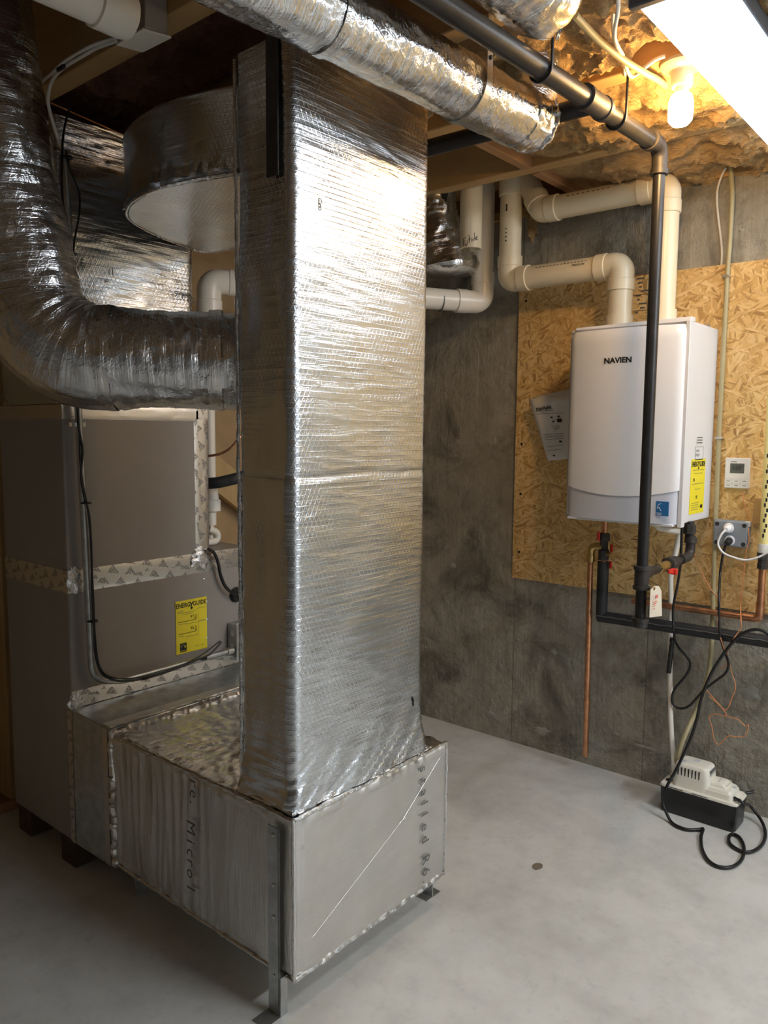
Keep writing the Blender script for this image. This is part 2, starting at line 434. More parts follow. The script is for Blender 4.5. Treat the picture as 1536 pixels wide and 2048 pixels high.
# ================================================================== SETTING
WX, FY = 3.006, 2.90                          # concrete wall plane, far partition plane
JB, CZ, WT = 2.35, 2.62, 2.318                # joist bottoms, subfloor, top of the concrete
structure(G().box((-2.7, -2.7, -.1), (3.3, 3.1, 0)).build('floor', 'floor'))
wall_right = structure(G().box((WX, -2.7, 0), (WX+.2, 3.1, WT)).build('wall_right', 'wall'))
wall_far = structure(G().box((-2.7, FY, 0), (WX, FY+.1, CZ)).build('wall_far', 'paper'))
structure(G().box((-2.8, -2.7, 0), (-2.7, 3.0, CZ)).build('wall_left', 'board'))
structure(G().box((-2.8, -2.8, 0), (3.3, -2.7, CZ)).build('wall_near', 'white_board'))
ceiling = structure(G().box((-2.7, -2.7, CZ), (3.3, 3.1, CZ+.05)).build('ceiling', 'subfloor'))
G().box((WX-.02, -2.7, WT), (WX+.14, 2.9, WT+.036)).build('sill_plate', 'wood', wall_right, .003)
G().box((WX+.10, -2.7, WT+.036), (WX+.14, 2.9, CZ)).build('rim_board', 'wood', wall_right)
JX = [-1.6, -1.135, -.67, -.205, .26, .725, 1.19, 1.655, 2.12, 2.62]
for x in JX: G().box((x-.062, -2.69, JB), (x, 2.89, CZ)).build('joist', 'wood', ceiling, .004)
G().box((2.12, 1.47, JB-.004), (2.558, 1.508, CZ)).build('blocking', 'wood_x', ceiling, .003)
G().box((2.62, 1.47, JB-.004), (2.98, 1.508, CZ)).build('blocking', 'wood_x', ceiling, .003)
# partition framing on the far wall
for x in (-1.2, -.6, 0, .6, 1.222, 1.95, 2.5): G().box((x, FY-.09, .04), (x+.038, FY, CZ-.27)).build('stud', 'wood_z', wall_far, .003)
G().box((-2.6, FY-.09, 0), (2.6, FY, .04)).build('bottom_plate', 'wood_x', wall_far, .003)
a, b = on(430, 947, 'Y', FY-.06), on(475, 983, 'Y', FY-.06); d = (b-a).normalized(); up = V((-d.z, 0, d.x)) if d.x > 0 else V((d.z, 0, -d.x))
G().obox((a+b)/2, d*.55, V((0, .019, 0)), up*.07).build('diagonal_brace', 'wood_z', wall_far, .002)
# cement patches where the form ties were filled
def patch(px, py, w_, h_, k, thick=.006):
    c = on(px, py, 'X', WX); n = 18; g = G(); ring = []; inner = []
    for j in range(n):
        a = 2*math.pi*j/n; rr = .55 + .55*abs(nz(math.cos(a)*1.7+k*5, math.sin(a)*1.7, k)) + .25*nz(math.cos(a)*4, math.sin(a)*4, k*3)
        ring.append(V((WX-.0002, c.y+math.cos(a)*w_*rr, c.z+math.sin(a)*h_*rr))); inner.append(V((WX-thick*(.6+.5*nz(a, k, 2)), c.y+math.cos(a)*w_*rr*.6, c.z+math.sin(a)*h_*rr*.6)))
    g.add(ring+inner+[V((WX-thick*.7, c.y, c.z))], [(j, (j+1) % n, n+(j+1) % n, n+j) for j in range(n)] + [(n+j, n+(j+1) % n, 2*n) for j in range(n)])
    g.build('cement_patch', 'patch', wall_right)
for i, (x, y, a, b) in enumerate(((1012, 662, .03, .03), (1215, 1312, .05, .05), (1500, 1388, .05, .035), (1001, 1335, .035, .03), (1105, 1302, .03, .02), (1192, 1490, .05, .035), (1082, 1462, .05, .03), (985, 1430, .06, .025),
                                  (1480, 1575, .05, .035), (1230, 1468, .03, .012), (1290, 1495, .09, .012), (1035, 1280, .02, .012), (905, 1130, .03, .02), (990, 880, .012, .02), (965, 1000, .012, .012), (1415, 1600, .03, .02))): patch(x, y, a, b, i+1)
c = on(1075, 1733, 'Z', 0)
g = G(); ring = [V((c.x+.022*math.cos(a)*(1+.3*nz(a, 1, 1)), c.y+.016*math.sin(a), .0005)) for a in [2*math.pi*j/14 for j in range(14)]]
g.prism(ring, (0, 0, .0012)).build('mud_spot', 'dirt', bpy.data.objects['floor'])

def blob_(c, rx, ry, rz, n=22, m=18):
    g = G(); rs = []
    for i in range(m+1):
        ph = math.pi*i/m; row = []
        for j in range(n):
            a = 2*math.pi*j/n; d = V((math.sin(ph)*math.cos(a), math.sin(ph)*math.sin(a), math.cos(ph))); k = 1+.5*nz(d.x*2.5, d.y*2.5, d.z*4)+.25*nz(d.x*8, d.y*8, d.z*9)
            row.append(V((d.x*rx*k, d.y*ry*k, d.z*rz*k)))
        rs.append(row)
    o = g.rings(rs).build('insulation_tuft', 'wool'); o.location = c; return o
# glass wool between the joists, one batt per bay
def batt(x0, x1, y0, y1, zb, amp, mat, label, seed, nx=56, ny=150):
    g = G(); vs = []
    for i in range(ny+1):
        for j in range(nx+1):
            s, t = j/nx, i/ny; x, y = x0+(x1-x0)*s, y0+(y1-y0)*t
            edge = min(1, min(s, 1-s)*7, min(t, 1-t)*9)
            h = .55*nz(x*4+seed, y*4, seed) + .45*(1-abs(nz(x*9, y*7+seed, 2))*2) + .35*nz(x*18+3, y*15, seed) + .22*(1-2*abs(nz(x*34, y*30, seed+1))) + .10*nz(x*80, y*70, 5)
            vs.append((x+.02*nz(y*9, x*9, seed), y+.02*nz(x*8, y*8, 4+seed), zb - amp*h*edge + (1-edge)*.035))
    f = [(i*(nx+1)+j, (i+1)*(nx+1)+j, (i+1)*(nx+1)+j+1, i*(nx+1)+j+1) for i in range(ny) for j in range(nx)]
    g.add(vs, f)
    b = len(g.v); top = [(x0, y0), (x1, y0), (x1, y1), (x0, y1)]
    g.add([(x, y, CZ-.012) for x, y in top], [(0, 1, 2, 3)])
    cor = [0, nx, ny*(nx+1)+nx, ny*(nx+1)]
    for k in range(4):
        q = (k+1) % 4
        if k == 0: e = [j for j in range(nx+1)]
        elif k == 1: e = [i*(nx+1)+nx for i in range(ny+1)]
        elif k == 2: e = [ny*(nx+1)+j for j in range(nx, -1, -1)]
        else: e = [i*(nx+1) for i in range(ny, -1, -1)]
        g.f.append(tuple(e+[b+q, b+k]))
    return solo(g, 'insulation_batt', mat, label, 'insulation', 'glass wool batts in the joist bays')
batt(2.125, 2.588, -.7, 1.465, 2.352, .065, 'wool', 'tan glass wool batt above the lit bulb and the gas pipe elbow', 1.3, 64, 260)
batt(2.603, 3.10, -.7, 1.50, 2.345, .055, 'wool', 'tan glass wool batt along the top of the concrete wall', 4.1, 64, 260)
batt(1.658, 2.055, -.7, 1.9, 2.38, .07, 'wool', 'tan glass wool batt beside the left end of the strip light', 7.7, 56, 260)
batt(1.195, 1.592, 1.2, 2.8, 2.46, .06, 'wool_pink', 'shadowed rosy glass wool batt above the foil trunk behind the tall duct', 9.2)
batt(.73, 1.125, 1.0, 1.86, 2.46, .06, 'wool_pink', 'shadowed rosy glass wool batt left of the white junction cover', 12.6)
batt(2.622, 2.98, 1.515, 2.6, 2.45, .05, 'wool', 'tan glass wool batt beyond the cross blocking above the pipes', 15.6)

tq = on(1066, 440, 'X', 2.93)
tuft = blob_(tq, .018, .022, .075)
tag(tuft, 'loose tuft of glass wool hanging below the exhaust pipe elbow on the concrete', 'insulation')
# ================================================================== FURNACE AND ITS PLENUMS
FX, FFY = 1.17, 2.24
fur = thing('furnace', 'tall taupe steel furnace with foil-taped seams and a yellow energy label', 'furnace', (FX+.35, FFY+.2, 0))
G().box((FX, FFY, .10), (1.93, 2.66, .962)).build('cabinet', 'furnace', fur, .006)
G().box((FX, FFY, .966), (1.70, 2.66, 1.475)).build('coil_cabinet', 'furnace', fur, .006)
for x, y in ((FX+.01, FFY+.03), (FX+.01, 2.57), (1.80, FFY+.03), (1.80, 2.57)):
    G().box((x, y, 0), (x+.10, y+.09, .10)).build('support_block', 'dark_wood', fur, .004)
def tape_front(x0, x1, z0, z1, plainm=False, name='foil_tape', th=.0014, n=40):     # strip stuck on the -Y face, slightly wrinkled
    g = G(); vs = []; fs = []; uvs = []
    hor = (x1-x0) > (z1-z0); m = 6
    for i in range(n+1):
        for j in range(m+1):
            s, t = i/n, j/m
            x, z = (x0+(x1-x0)*s, z0+(z1-z0)*t) if hor else (x0+(x1-x0)*t, z0+(z1-z0)*s)
            e = 0 if t in (0, 1) else 1
            vs.append((x, FFY-th*e-.0016*e*max(0, nz(x*30, z*30, 3))-.0003, z + (.0015*nz(x*40, j, 1) if hor else 0)))
    for i in range(n):
        for j in range(m):
            q = [i*(m+1)+j, (i+1)*(m+1)+j, (i+1)*(m+1)+j+1, i*(m+1)+j+1]
            if not hor: q = q[::-1]
            fs.append(tuple(q))
            uvs.append([((vs[k][0], vs[k][2]) if hor else (vs[k][2], vs[k][0])) for k in q])
    g.add(vs, fs, uvs); return g.build(name, 'tape_plain' if plainm else 'tape', fur)
tape_front(FX, 1.88, .902, .972)
tape_front(FX, 1.70, 1.432, 1.475, True)
tape_front(1.642, 1.70, .965, 1.475)
tape_front(FX, 1.88, .535, .592)
g = G().box((FX-.0016, FFY-.001, .902), (FX-.0002, 2.655, .972)); g.build('foil_tape', 'tape', fur)
g = G().box((FX-.0016, FFY-.001, 1.432), (FX-.0002, 2.655, 1.475)); g.build('foil_tape', 'tape_plain', fur)
g = G().box((FX-.0016, FFY+.001, .10), (FX-.0002, FFY+.028, .55)); g.build('foil_tape', 'tape', fur)
# crumpled tape corners
def blob(c, rx, ry, rz, mat, parent, name, seed, amp=.35, n=16, m=10):
    g = G(); rs = []
    for i in range(m+1):
        ph = math.pi*i/m; row = []
        for j in range(n):
            a = 2*math.pi*j/n; d = V((math.sin(ph)*math.cos(a), math.sin(ph)*math.sin(a), math.cos(ph)))
            k = 1 + amp*nz(d.x*2.3+seed, d.y*2.3, d.z*2.3)
            row.append(V(c)+V((d.x*rx*k, d.y*ry*k, d.z*rz*k)))
        rs.append(row)
    return g.rings(rs).build(name, mat, parent)
blob((1.665, FFY-.003, .955), .045, .007, .030, 'foil_crush', fur, 'foil_tape_bunch', 2, .7, 30, 16)
blob((FX+.02, FFY-.002, .937), .022, .005, .036, 'foil_crush', fur, 'foil_tape_bunch', 5, .6, 30, 16)
blob((FX+.015, FFY-.002, .555), .022, .006, .03, 'foil_crush', fur, 'foil_tape_bunch', 8, .6, 30, 16)
# energy label
def label_front(parent, x0, x1, z0, z1, mat, name='energy_label', y=FFY-.0022):
    return G().box((x0, y, z0), (x1, y+.0008, z1)).build(name, mat, parent, smooth=False)
lx0, lz1 = on(350, 1204, 'Y', FFY).x, on(350, 1204, 'Y', FFY).z; lx1 = lx0+.131; lz0 = lz1-.187
lab = label_front(fur, lx0, lx1, lz0, lz1, 'yellow'); ly = FFY-.0026
EX, EZ = V((1, 0, 0)), V((0, 0, 1)); lcx = (lx0+lx1)/2
def energy_print(lab, org, xd, w_, h_, nums, wordsx=1.0):
    xd = V(xd); o = V(org); nrm = xd.cross(V((0, 0, 1)))*.0003
    P = lambda u, v: o + xd*(u*w_) + V((0, 0, v*h_)) + nrm
    bar = lambda u0, u1, v, t, m='ink': G().obox(P((u0+u1)/2, v), xd*((u1-u0)*w_/2), V((0, 0, t)), nrm*.3).build('printed_line', m, lab, smooth=False)
    text('ENERG', w_*.172, P(.24, .905), xd, EZ, 'ink', lab, 'heading', bold=.02, sx=.86*wordsx)
    text('Y', w_*.25, P(.505, .885), xd, EZ, 'ink', lab, 'heading', bold=.02, sx=.8*wordsx)
    text('GUIDE', w_*.172, P(.765, .905), xd, EZ, 'ink', lab, 'heading', bold=.02, sx=.86*wordsx)
    a = P(.505, .825)
    G().prism([a-xd*w_*.05+EZ*.004, a+xd*w_*.05+EZ*.004, a-EZ*.005], nrm*.3).build('arrow', 'ink', lab, smooth=False)
    for q in nums: text(q[0], w_*.12, P(q[1], q[2]), xd, EZ, 'ink', lab, 'figure')
    return P, bar
P, bar = energy_print(lab, (lx0, ly, lz0), EX, .131, .187, (('97.0', .56, .665), ('95.0', .56, .445)))
for v in (.60, .375): bar(.08, .64, v, .0009)
for u, v in ((.63, .635), (.63, .41)): G().prism([P(u-.03, v), P(u+.03, v), P(u, v-.03)], (0, -.0002, 0)).build('arrow', 'ink', lab, smooth=False)
for u0, u1, v in ((.05, .25, .80), (.05, .2, .775), (.18, .66, .765), (.22, .56, .735), (.66, .95, .805), (.08, .35, .56), (.3, .6, .545), (.5, .68, .545), (.08, .25, .33), (.3, .7, .305), (.72, .96, .565), (.72, .96, .545), (.6, .9, .09)): bar(u0, u1, v, .0005, 'grey_ink')
bar(.72, .724, .5, .045, 'grey_ink')
G().obox(P(.22, .115), EX*.0135, V((0, 0, .0155)), V((0, .0002, 0))).build('square_emblem', 'ink', lab, smooth=False)
arc = [P(.22, .12)+V((.010*math.cos(a), -.0003, .009*math.sin(a))) for a in [math.pi*k/10 for k in range(11)]]
G().tube(arc, .0006, 5).build('emblem_arc', 'yellow', lab); 
def star(c, xd, r, d, name, mat, parent):
    pts = []
    for k in range(10):
        a = math.pi/2 + k*math.pi/5; q = r if k % 2 == 0 else r*.45; pts.append(V(c)+V(xd)*math.cos(a)*q + EZ*math.sin(a)*q)
    return G().prism(pts, d).build(name, mat, parent, smooth=False)
star(P(.27, .125)+V((0, -.0003, 0)), EX, .0045, (0, -.0002, 0), 'emblem_star', 'yellow', lab)
G().obox(P(.22, .055)+V((0, -.0003, 0)), EX*.011, V((0, 0, .0008)), V((0, .0001, 0))).build('emblem_line', 'yellow', lab, smooth=False)
# cable grommet, handy box, screws
gp = on(471, 1189, 'Y', FFY)
G().lathe((gp.x, FFY+.001, gp.z), (0, -1, 0), [(0, .028), (.008, .028), (.014, .022), (.014, .012), (.006, .010)], 24).build('rubber_grommet', 'black', fur)
for x, y in ((413, 1203), (413, 1238), (413, 1275), (408, 1158)):
    q = on(x, y, 'Y', FFY); G().lathe((q.x, FFY, q.z), (0, -1, 0), [(0, .004), (.002, .004), (.003, .002)], 10).build('screw', 'steel', fur)
sb = thing('switch_box', 'small galvanised electrical box on furnace front behind the tall duct', 'electrical box', (1.80, FFY-.03, .63))
G().box((1.775, FFY-.055, .575), (1.86, FFY-.0005, .70)).build('box', 'galv', sb, .004)
for z in (.665, .615): G().lathe((1.7755, FFY-.03, z), (-1, 0, 0), [(0, .011), (.0012, .011), (.0018, .009)], 16).build('knockout', 'steel', sb)
G().box((1.772, FFY-.058, .570), (1.863, FFY-.056, .705)).build('cover', 'steel', sb, .001)

# supply plenum above the coil cabinet
pl = thing('supply_plenum', 'foil wrapped plenum standing on top of the taupe furnace', 'duct', (1.4, 2.45, 1.475))
rs = [rrect(1.172, 1.662, FFY+.004, 2.66, .03, 1.477+.83*i/110, 220) for i in range(111)]
rs = crumple(rs, lambda u, v, p: .006*nz(p.x*5, p.y*5, p.z*5) + .0035*ridge(nz(p.x*7+p.y*7, 3, p.z*48))**3 - .002)
G().rings(rs, True, True).build('foil_wrap', 'foil', pl)
q = on(372, 575, 'Y', FFY-.006)
for s, x, z in (('E', 1.245, 1.895), ('I', 1.345, 1.885), ('T', 1.60, 1.845), ('T', 1.622, 1.84), ('0', 1.643, 1.838), ('9', 1.575, 1.85)):
    text(s, .03, (x, FFY-.007, z), EX, EZ, 'grey_ink', pl, 'printed_lettering')

# trunk from the plenum to the back of the tall return duct
tk = thing('foil_trunk', 'rounded foil wrapped trunk behind the tall duct, rough seam under its side', 'duct', (1.4, 1.8, 2.0))
plan = [(1.218, 1.475), (1.185, 1.60), (1.172, 1.72), (1.18, 1.83), (1.21, 1.93), (1.27, 2.03), (1.36, 2.10), (1.48, 2.16), (1.60, 2.20), (1.64, 2.215), (1.69, 2.19), (1.70, 2.0), (1.70, 1.7), (1.69, 1.475)]
base = even(smooth_path([V((x, y, 0)) for x, y in plan] + [V((1.218, 1.475, 0))], 6)[:-1], 240)[::-1]
base = base[::-1]
cx = V((1.45, 1.85, 0)); rs = []
for k, (z, f) in enumerate([(1.998, .04+.89*q/36) for q in range(37)] + [(1.998+.004*q*q, .96+.01*q) for q in range(4)] + [(2.01+.18*q/36, 1.0) for q in range(37)] + [(2.197, .985), (2.203, .95), (2.205, .6), (2.205, .02)]):
    rs.append([cx + (p-cx)*f + V((0, 0, z)) for p in base])
rs = crumple(rs, lambda u, v, p: .006*nz(p.x*6, p.y*6, p.z*8)*min(1, (p.xy-cx.xy).length/.2) + (.022*(p.z > 2.0)*max(0, 1-abs(p.z-2.012)/.05)*abs(nz(u*55, p.z*18, 2))) + (.0015*nz(p.x*25, p.y*25, p.z*25) if 2.0 < p.z < 2.19 else 0))
o = G().rings(rs, True, True)
for i, f in enumerate(o.f):
    p = [o.v[j] for j in f]; n_ = (p[1]-p[0]).cross(p[2]-p[1])
    if n_.length > 0 and abs(n_.normalized().z) > .6: o.uv[i] = [(q.x, q.y) for q in p]
o.build('foil_wrap', 'foil', tk)
edge = [cx + (p-cx)*.985 + V((0, 0, 2.0+.003*nz(i*.9, 1, 1))) for i, p in enumerate(base)]
G().tube(edge + [edge[0]], [.004+.002*nz(i*.7, 2, 3) for i in range(len(edge)+1)], 6, False).build('seam_tape', 'foil_crush', tk)

# return collar, return box, tall return duct
co_ = thing('sheet_metal_collar', 'bare galvanised collar between the furnace and the foil box', 'duct', (1.5, 2.15, .1))
G().hexa([(1.185, 2.055, .085), (1.83, 2.055, .085), (1.86, 2.238, .10), (1.168, 2.238, .10), (1.185, 2.055, .515), (1.83, 2.055, .515), (1.86, 2.238, .537), (1.168, 2.238, .537)]).build('collar', 'galv', co_, .003)
G().box((1.1805, 2.058, .09), (1.1835, 2.085, .515)).build('foil_tape', 'tape_plain', co_)
G().box((1.19, 2.058, .5165), (1.80, 2.10, .5225)).build('foil_tape', 'tape_plain', co_)

BX0, BX1, BY0, BY1, BZ0, BZ1 = 1.185, 1.80, 1.262, 2.052, .10, .505
bx = thing('return_box', 'low foil wrapped return box on thin steel legs under the tall duct', 'duct', (1.49, 1.65, 0))
NB = 420
prof = [(.02, 0, BZ0), (.5, 0, BZ0), (.9, 0, BZ0)] + [(1, .014*(1-math.sin(k/4*math.pi/2)), BZ0+.014*(1-math.cos(k/4*math.pi/2))) for k in range(5)]
prof += [(1, 0, BZ0+.014+(BZ1-BZ0-.03)*k/70) for k in range(1, 71)]
prof += [(1, .016*(1-math.cos(k/5*math.pi/2)), BZ1-.016+.016*math.sin(k/5*math.pi/2)) for k in range(1, 6)]
base = rrect(BX0, BX1, BY0, BY1, .016, 0, NB); cx = V(((BX0+BX1)/2, (BY0+BY1)/2, 0)); rs = []
for f, ins, z in prof:
    r_ = rrect(BX0+ins, BX1-ins, BY0+ins, BY1-ins, .016, z, NB)
    rs.append([cx+V((0, 0, z))+(p-cx-V((0, 0, z)))*f for p in r_])
last = rs[-1]
for f in [1-.98*(k/34) for k in range(1, 35)]: rs.append([cx+V((0, 0, BZ1))+(p-cx-V((0, 0, BZ1)))*f for p in last])
def fbox(u, v, p):
    e = 0
    if p.x < BX0+.03: e = .005*nz(p.y*7, p.z*3, 4) + .0045*ridge(nz(p.y*26, p.z*2.2+p.y*3, 2))**3*(min(1, max(.25, (p.y-1.35)*3))) - .003
    elif p.y < BY0+.03: e = .0025*nz(p.x*6, p.z*6, 9) + .0008*nz(p.x*30, p.z*30, 1)
    if p.z > BZ1-.03: e += .006*nz(p.x*7, p.y*7, 1) + .003*ridge(nz(p.x*28, p.y*12, 5))**3
    for d in (abs(p.z-BZ1), abs(p.z-BZ0)):
        if d < .03: e += .006*(1-d/.03)*nz(p.x*40, p.y*40, p.z*40)
    return e
rs = crumple(rs, fbox)
whole = G().rings(rs, True, True)
fr, sd_ = G(), G()                              # the front sheet is flatter stock than the folded sides
idx = {}
def route(g, fi):
    f = whole.f[fi]; p = [whole.v[j] for j in f]
    n_ = (p[1]-p[0]).cross(p[2]-p[1]); n_ = n_.normalized() if n_.length > 1e-12 else V((0, 0, 1))
    u = [(q.x, q.y) for q in p] if abs(n_.z) > .6 else [(q.x, q.z) for q in p] if abs(n_.y) > .6 else [(q.y, q.z) for q in p]
    g.append((f, u))
lists = {'front': [], 'left': [], 'top': []}
for fi, f in enumerate(whole.f):
    c = sum((whole.v[j] for j in f), V((0, 0, 0)))/len(f)
    k = 'front' if c.y < BY0+.007 and BZ0+.004 < c.z < BZ1-.004 else 'left' if (c.z < BZ1-.012) else 'top'
    route(lists[k], fi)
for k, mat, nm in (('front', 'foil_flat', 'front_sheet'), ('left', 'foil_side', 'side_wrap'), ('top', 'foil_crush', 'top_wrap')):
    g = G(); mp = {}
    for f, u in lists[k]:
        ff = []
        for j in f:
            if j not in mp: mp[j] = len(g.v); g.v.append(whole.v[j])
            ff.append(mp[j])
        g.uv[len(g.f)] = u; g.f.append(tuple(ff))
    g.build(nm, mat, bx)
def ragged(path, r, name, parent, mat='foil_crush', n=7, amp=.5, f=60):
    path = [V(p) for p in path]; pts = []
    for a, b in zip(path, path[1:]):
        m = max(2, int((b-a).length/.006))
        pts += [a.lerp(b, k/m) for k in range(m)]
    pts.append(path[-1])
    pts = [p+V((nz(p.x*f, p.y*f, p.z*f), nz(p.y*f, p.z*f, p.x*f+3), nz(p.z*f, p.x*f, p.y*f+7)))*r*amp for p in pts]
    return G().tube(pts, [r*(1+amp*nz(p.x*f*2, p.y*f*2, p.z*f*2)) for p in pts], n, True).build(name, mat, parent)
ragged([(BX0+.004, BY0+.004, BZ0), (BX0+.004, BY0+.004, BZ1)], .005, 'edge_tape', bx, amp=.35, f=26)
ragged([(BX0+.004, BY0+.004, BZ0+.002), (BX1-.004, BY0+.004, BZ0+.002)], .0065, 'edge_tape', bx, amp=.45, f=32)
ragged([(BX1-.003, BY0+.004, BZ0), (BX1-.003, BY0+.004, BZ1)], .005, 'edge_tape', bx, amp=.4, f=26)
ragged([(BX0+.004, BY0, BZ1-.003), (BX1-.004, BY0+.005, BZ1-.003)], .0055, 'edge_tape', bx, 'foil', amp=.3, f=18)
ragged([(BX0+.003, BY0, BZ1-.004), (BX0+.003, BY1, BZ1-.004)], .007, 'edge_tape', bx, amp=.4, f=30)
ragged([(BX0+.003, BY0, BZ0+.002), (BX0+.003, BY1, BZ0+.002)], .005, 'edge_tape', bx, amp=.4, f=30)
ragged([(BX0+.002, BY1-.012, BZ0), (BX0+.002, BY1-.012, BZ1), (BX1, BY1-.012, BZ1)], .012, 'edge_tape', bx, 'tape_plain')
# scored line of stuck tape across the front sheet
s0, s1, s2 = on(625, 1875, 'Y', BY0-.002), on(805, 1640, 'Y', BY0-.002), on(880, 1515, 'Y', BY0-.002)
G().tube([s0+(s1-s0)*(k/30)+V((.0015*nz(k, 1, 1), 0, .0015*nz(k, 5, 1))) for k in range(31)], .0004, 5).build('scratch', 'foil_flat', bx)
G().tube([s1+(s2-s1)*(k/20)+V((.001*nz(k, 1, 3), 0, 0)) for k in range(21)], .0006, 5).build('scratch', 'foil_flat', bx)
for j in range(7): 
    a = j*.9; G().tube([s1, s1+V((.016*math.cos(a), -.001, .008*math.sin(a)))], .0006, 4).build('scratch', 'foil_flat', bx)
# printed lettering running down the faces
DN = V((0, 0, -1))
t0, t1 = on(846, 1528, 'Y', BY0-.004), on(852, 1752, 'Y', BY0-.004)
wd = (t0.z-t1.z)
for ch, f in zip('stalled', [.04, .15, .25, .345, .445, .555, .665]):
    text(ch, .048, (t0.x+(t1.x-t0.x)*f, BY0-.0045, t0.z-wd*f), DN, EX, 'grey_ink', bx, 'printed_lettering')
for ch, f in (('R', .85), ('6', .96), ('.', 1.04)): text(ch, .048, (t0.x+(t1.x-t0.x)*f, BY0-.0045, t0.z-wd*f), DN, EX, 'grey_ink', bx, 'printed_lettering')
for ch, py in (('r', 1566), ('e', 1588), ('.', 1607), ('M', 1655), ('i', 1683), ('c', 1705), ('r', 1725), ('o', 1748), ('l', 1776)):
    q = on(388 if py < 1640 else 382, py, 'X', BX0-.007); text(ch, .052, (BX0-.0085, q.y, q.z), DN, V((0, -1, 0)), 'grey_ink', bx, 'printed_lettering')
# steel legs
sg = G().box((BX0-.013, 1.300, .0), (BX0-.010, 1.338, .475)); sg.box((BX0-.013, 1.300, 0), (BX0-.010+.001, 1.303, .475)); sg.box((BX0-.060, 1.296, 0), (BX0-.010, 1.342, .003))
leg1 = sg.build('leg', 'galv', bx, .0008)
sg = G().box((BX0-.010, 1.298, .0), (BX0+.012, 1.301, .10)).build('leg_flange', 'galv', bx)
for z in (.455, .33, .25, .10): G().lathe((BX0-.013, 1.318, z), (-1, 0, 0), [(0, .005), (.002, .005), (.003, .003)], 10).build('screw', 'steel', leg1)
f = on(872, 1788, 'Z', 0)
G().box((f.x-.05, f.y-.004, 0), (f.x+.018, f.y+.036, .003)).box((f.x-.022, f.y-.002, 0), (f.x-.018, f.y+.036, .11)).build('leg', 'galv', bx, .0008)
G().box((1.22, 1.99, 0), (1.26, 1.995, .11)).build('leg', 'galv', bx)
G().box((1.74, 1.99, 0), (1.78, 1.995, .11)).build('leg', 'galv', bx)

CX0, CX1, CY0, CY1 = 1.205, 1.705, 1.284, 1.474
td = thing('return_duct', 'tall silver foil wrapped rectangular duct rising from the low foil box', 'duct', (1.455, 1.38, .5))
rs = []; NH, NR = 380, 300
for i in range(NH+1):
    t = i/NH; z = .508 + 1.742*t
    fl = .012*math.exp(-t*26)
    rs.append(rrect(CX0-fl, CX1+fl, CY0-fl*.9, CY1+fl, .022, z, NR))
def fcol(u, v, p):
    front = p.y < CY0+.02; left = p.x < CX0+.015
    s_ = (p.x-CX0)/(CX1-CX0)*2-1
    e = .0028*nz(p.x*4, p.y*4, p.z*3.5) + .0010*nz(p.x*9+5, p.y*9, p.z*9) + (.006*(1-s_*s_) if front else 0)
    e += .0012*ridge(nz(p.x*5+p.y*5+.3*p.z, 3, p.z*38+p.x*2))**3
    if left and not front: e += .004*nz(p.y*20, p.z*6, 8)
    e += -.0026*math.exp(-((p.z-1.30-.012*nz(p.x*5, p.y*5, 1)-.0)/.008)**2) + .0005*math.exp(-((p.z-1.285)/.012)**2)
    if p.z < .72: k = (.72-p.z)/.22; e += k*(.008*nz(p.x*9+p.y*9, 2, p.z*16-p.x*12) + .005*ridge(nz(p.x*8+p.y*8, 5, p.z*40-p.x*24))**3)
    if abs(p.x-CX0) < .02 and abs(p.y-CY0) < .02: e += .0016*nz(1, 2, p.z*18)
    return e
rs = crumple(rs, fcol)
G().rings(rs, True, True).build('foil_wrap', 'foil', td)
ragged([(CX0-.010, CY1, .512), (CX0-.010, CY0-.009, .512), (CX1+.010, CY0-.009, .512), (CX1+.010, CY1, .512)], .005, 'edge_tape', td, 'foil', amp=.3, f=18)
ragged([(CX0-.001, CY1-.006, .53), (CX0-.001, CY1-.006, 2.24)], .0045, 'seam_tape', td, amp=.4, f=22)
q = on(640, 415, 'Y', CY0-.006); text('8', .022, q, EX, EZ, 'grey_ink', td, 'printed_lettering'); q = on(641, 403, 'Y', CY0-.006); text('D', .018, q, EX, EZ, 'grey_ink', td, 'printed_lettering')
q = on(826, 1400, 'Y', CY0-.004)
G().prism([q+V((-.004, 0, .012)), q+V((.003, 0, .0)), q+V((.001, 0, -.018)), q+V((-.002, 0, -.004))], (0, -.002, 0)).build('tear', 'dark_slot', td)
s = G().box((CX0-.012, 1.312, 1.955), (CX0-.009, 1.350, JB)); s.build('hanger_strap', 'iron_fit', td, .0006)

# ================================================================== ROUND INSULATED DUCTS
def duct_path(pts, rad, step=.008):
    f = fillet(pts, rad, 14); out = []
    for a, b in zip(f, f[1:]):
        m = max(1, int((b-a).length/step)); out += [a.lerp(b, k/m) for k in range(m)]
    out.append(f[-1]); return out
def tube_disp(a1, a2, seed, f1=5):
    def d(a, L, p):
        q = V((math.cos(a), math.sin(a)))
        e = a1*nz(q.x*1.6+seed, q.y*1.6, L*f1) + a1*.6*nz(q.x*3, q.y*3+seed, L*11)
        e += a2*ridge(nz(q.x*1.2+seed, q.y*1.2+L*2, L*44))**3 - a2*.4 + a2*.7*nz(q.x*9, q.y*9, L*30+seed)
        return e
    return d
sd = thing('supply_run', 'straight foil wrapped round duct crossing under the joists before the tall duct', 'duct', (1.4, 1.13, 2.15))
SY = lambda x: 1.093-.02*(x-.8); SZ = lambda x: 2.171+.0227*(x-.8)
ex = 1.845
pth = duct_path([(-.35, SY(-.35), SZ(-.35)), (ex-.02, SY(ex), SZ(ex)), (ex+.005, SY(ex), 2.28), (ex+.005, SY(ex), 2.5)], .025)
G().tube(pth, .0695, 72, True, tube_disp(.004, .0022, 2.0)).build('foil_wrap', 'foil_tube', sd)
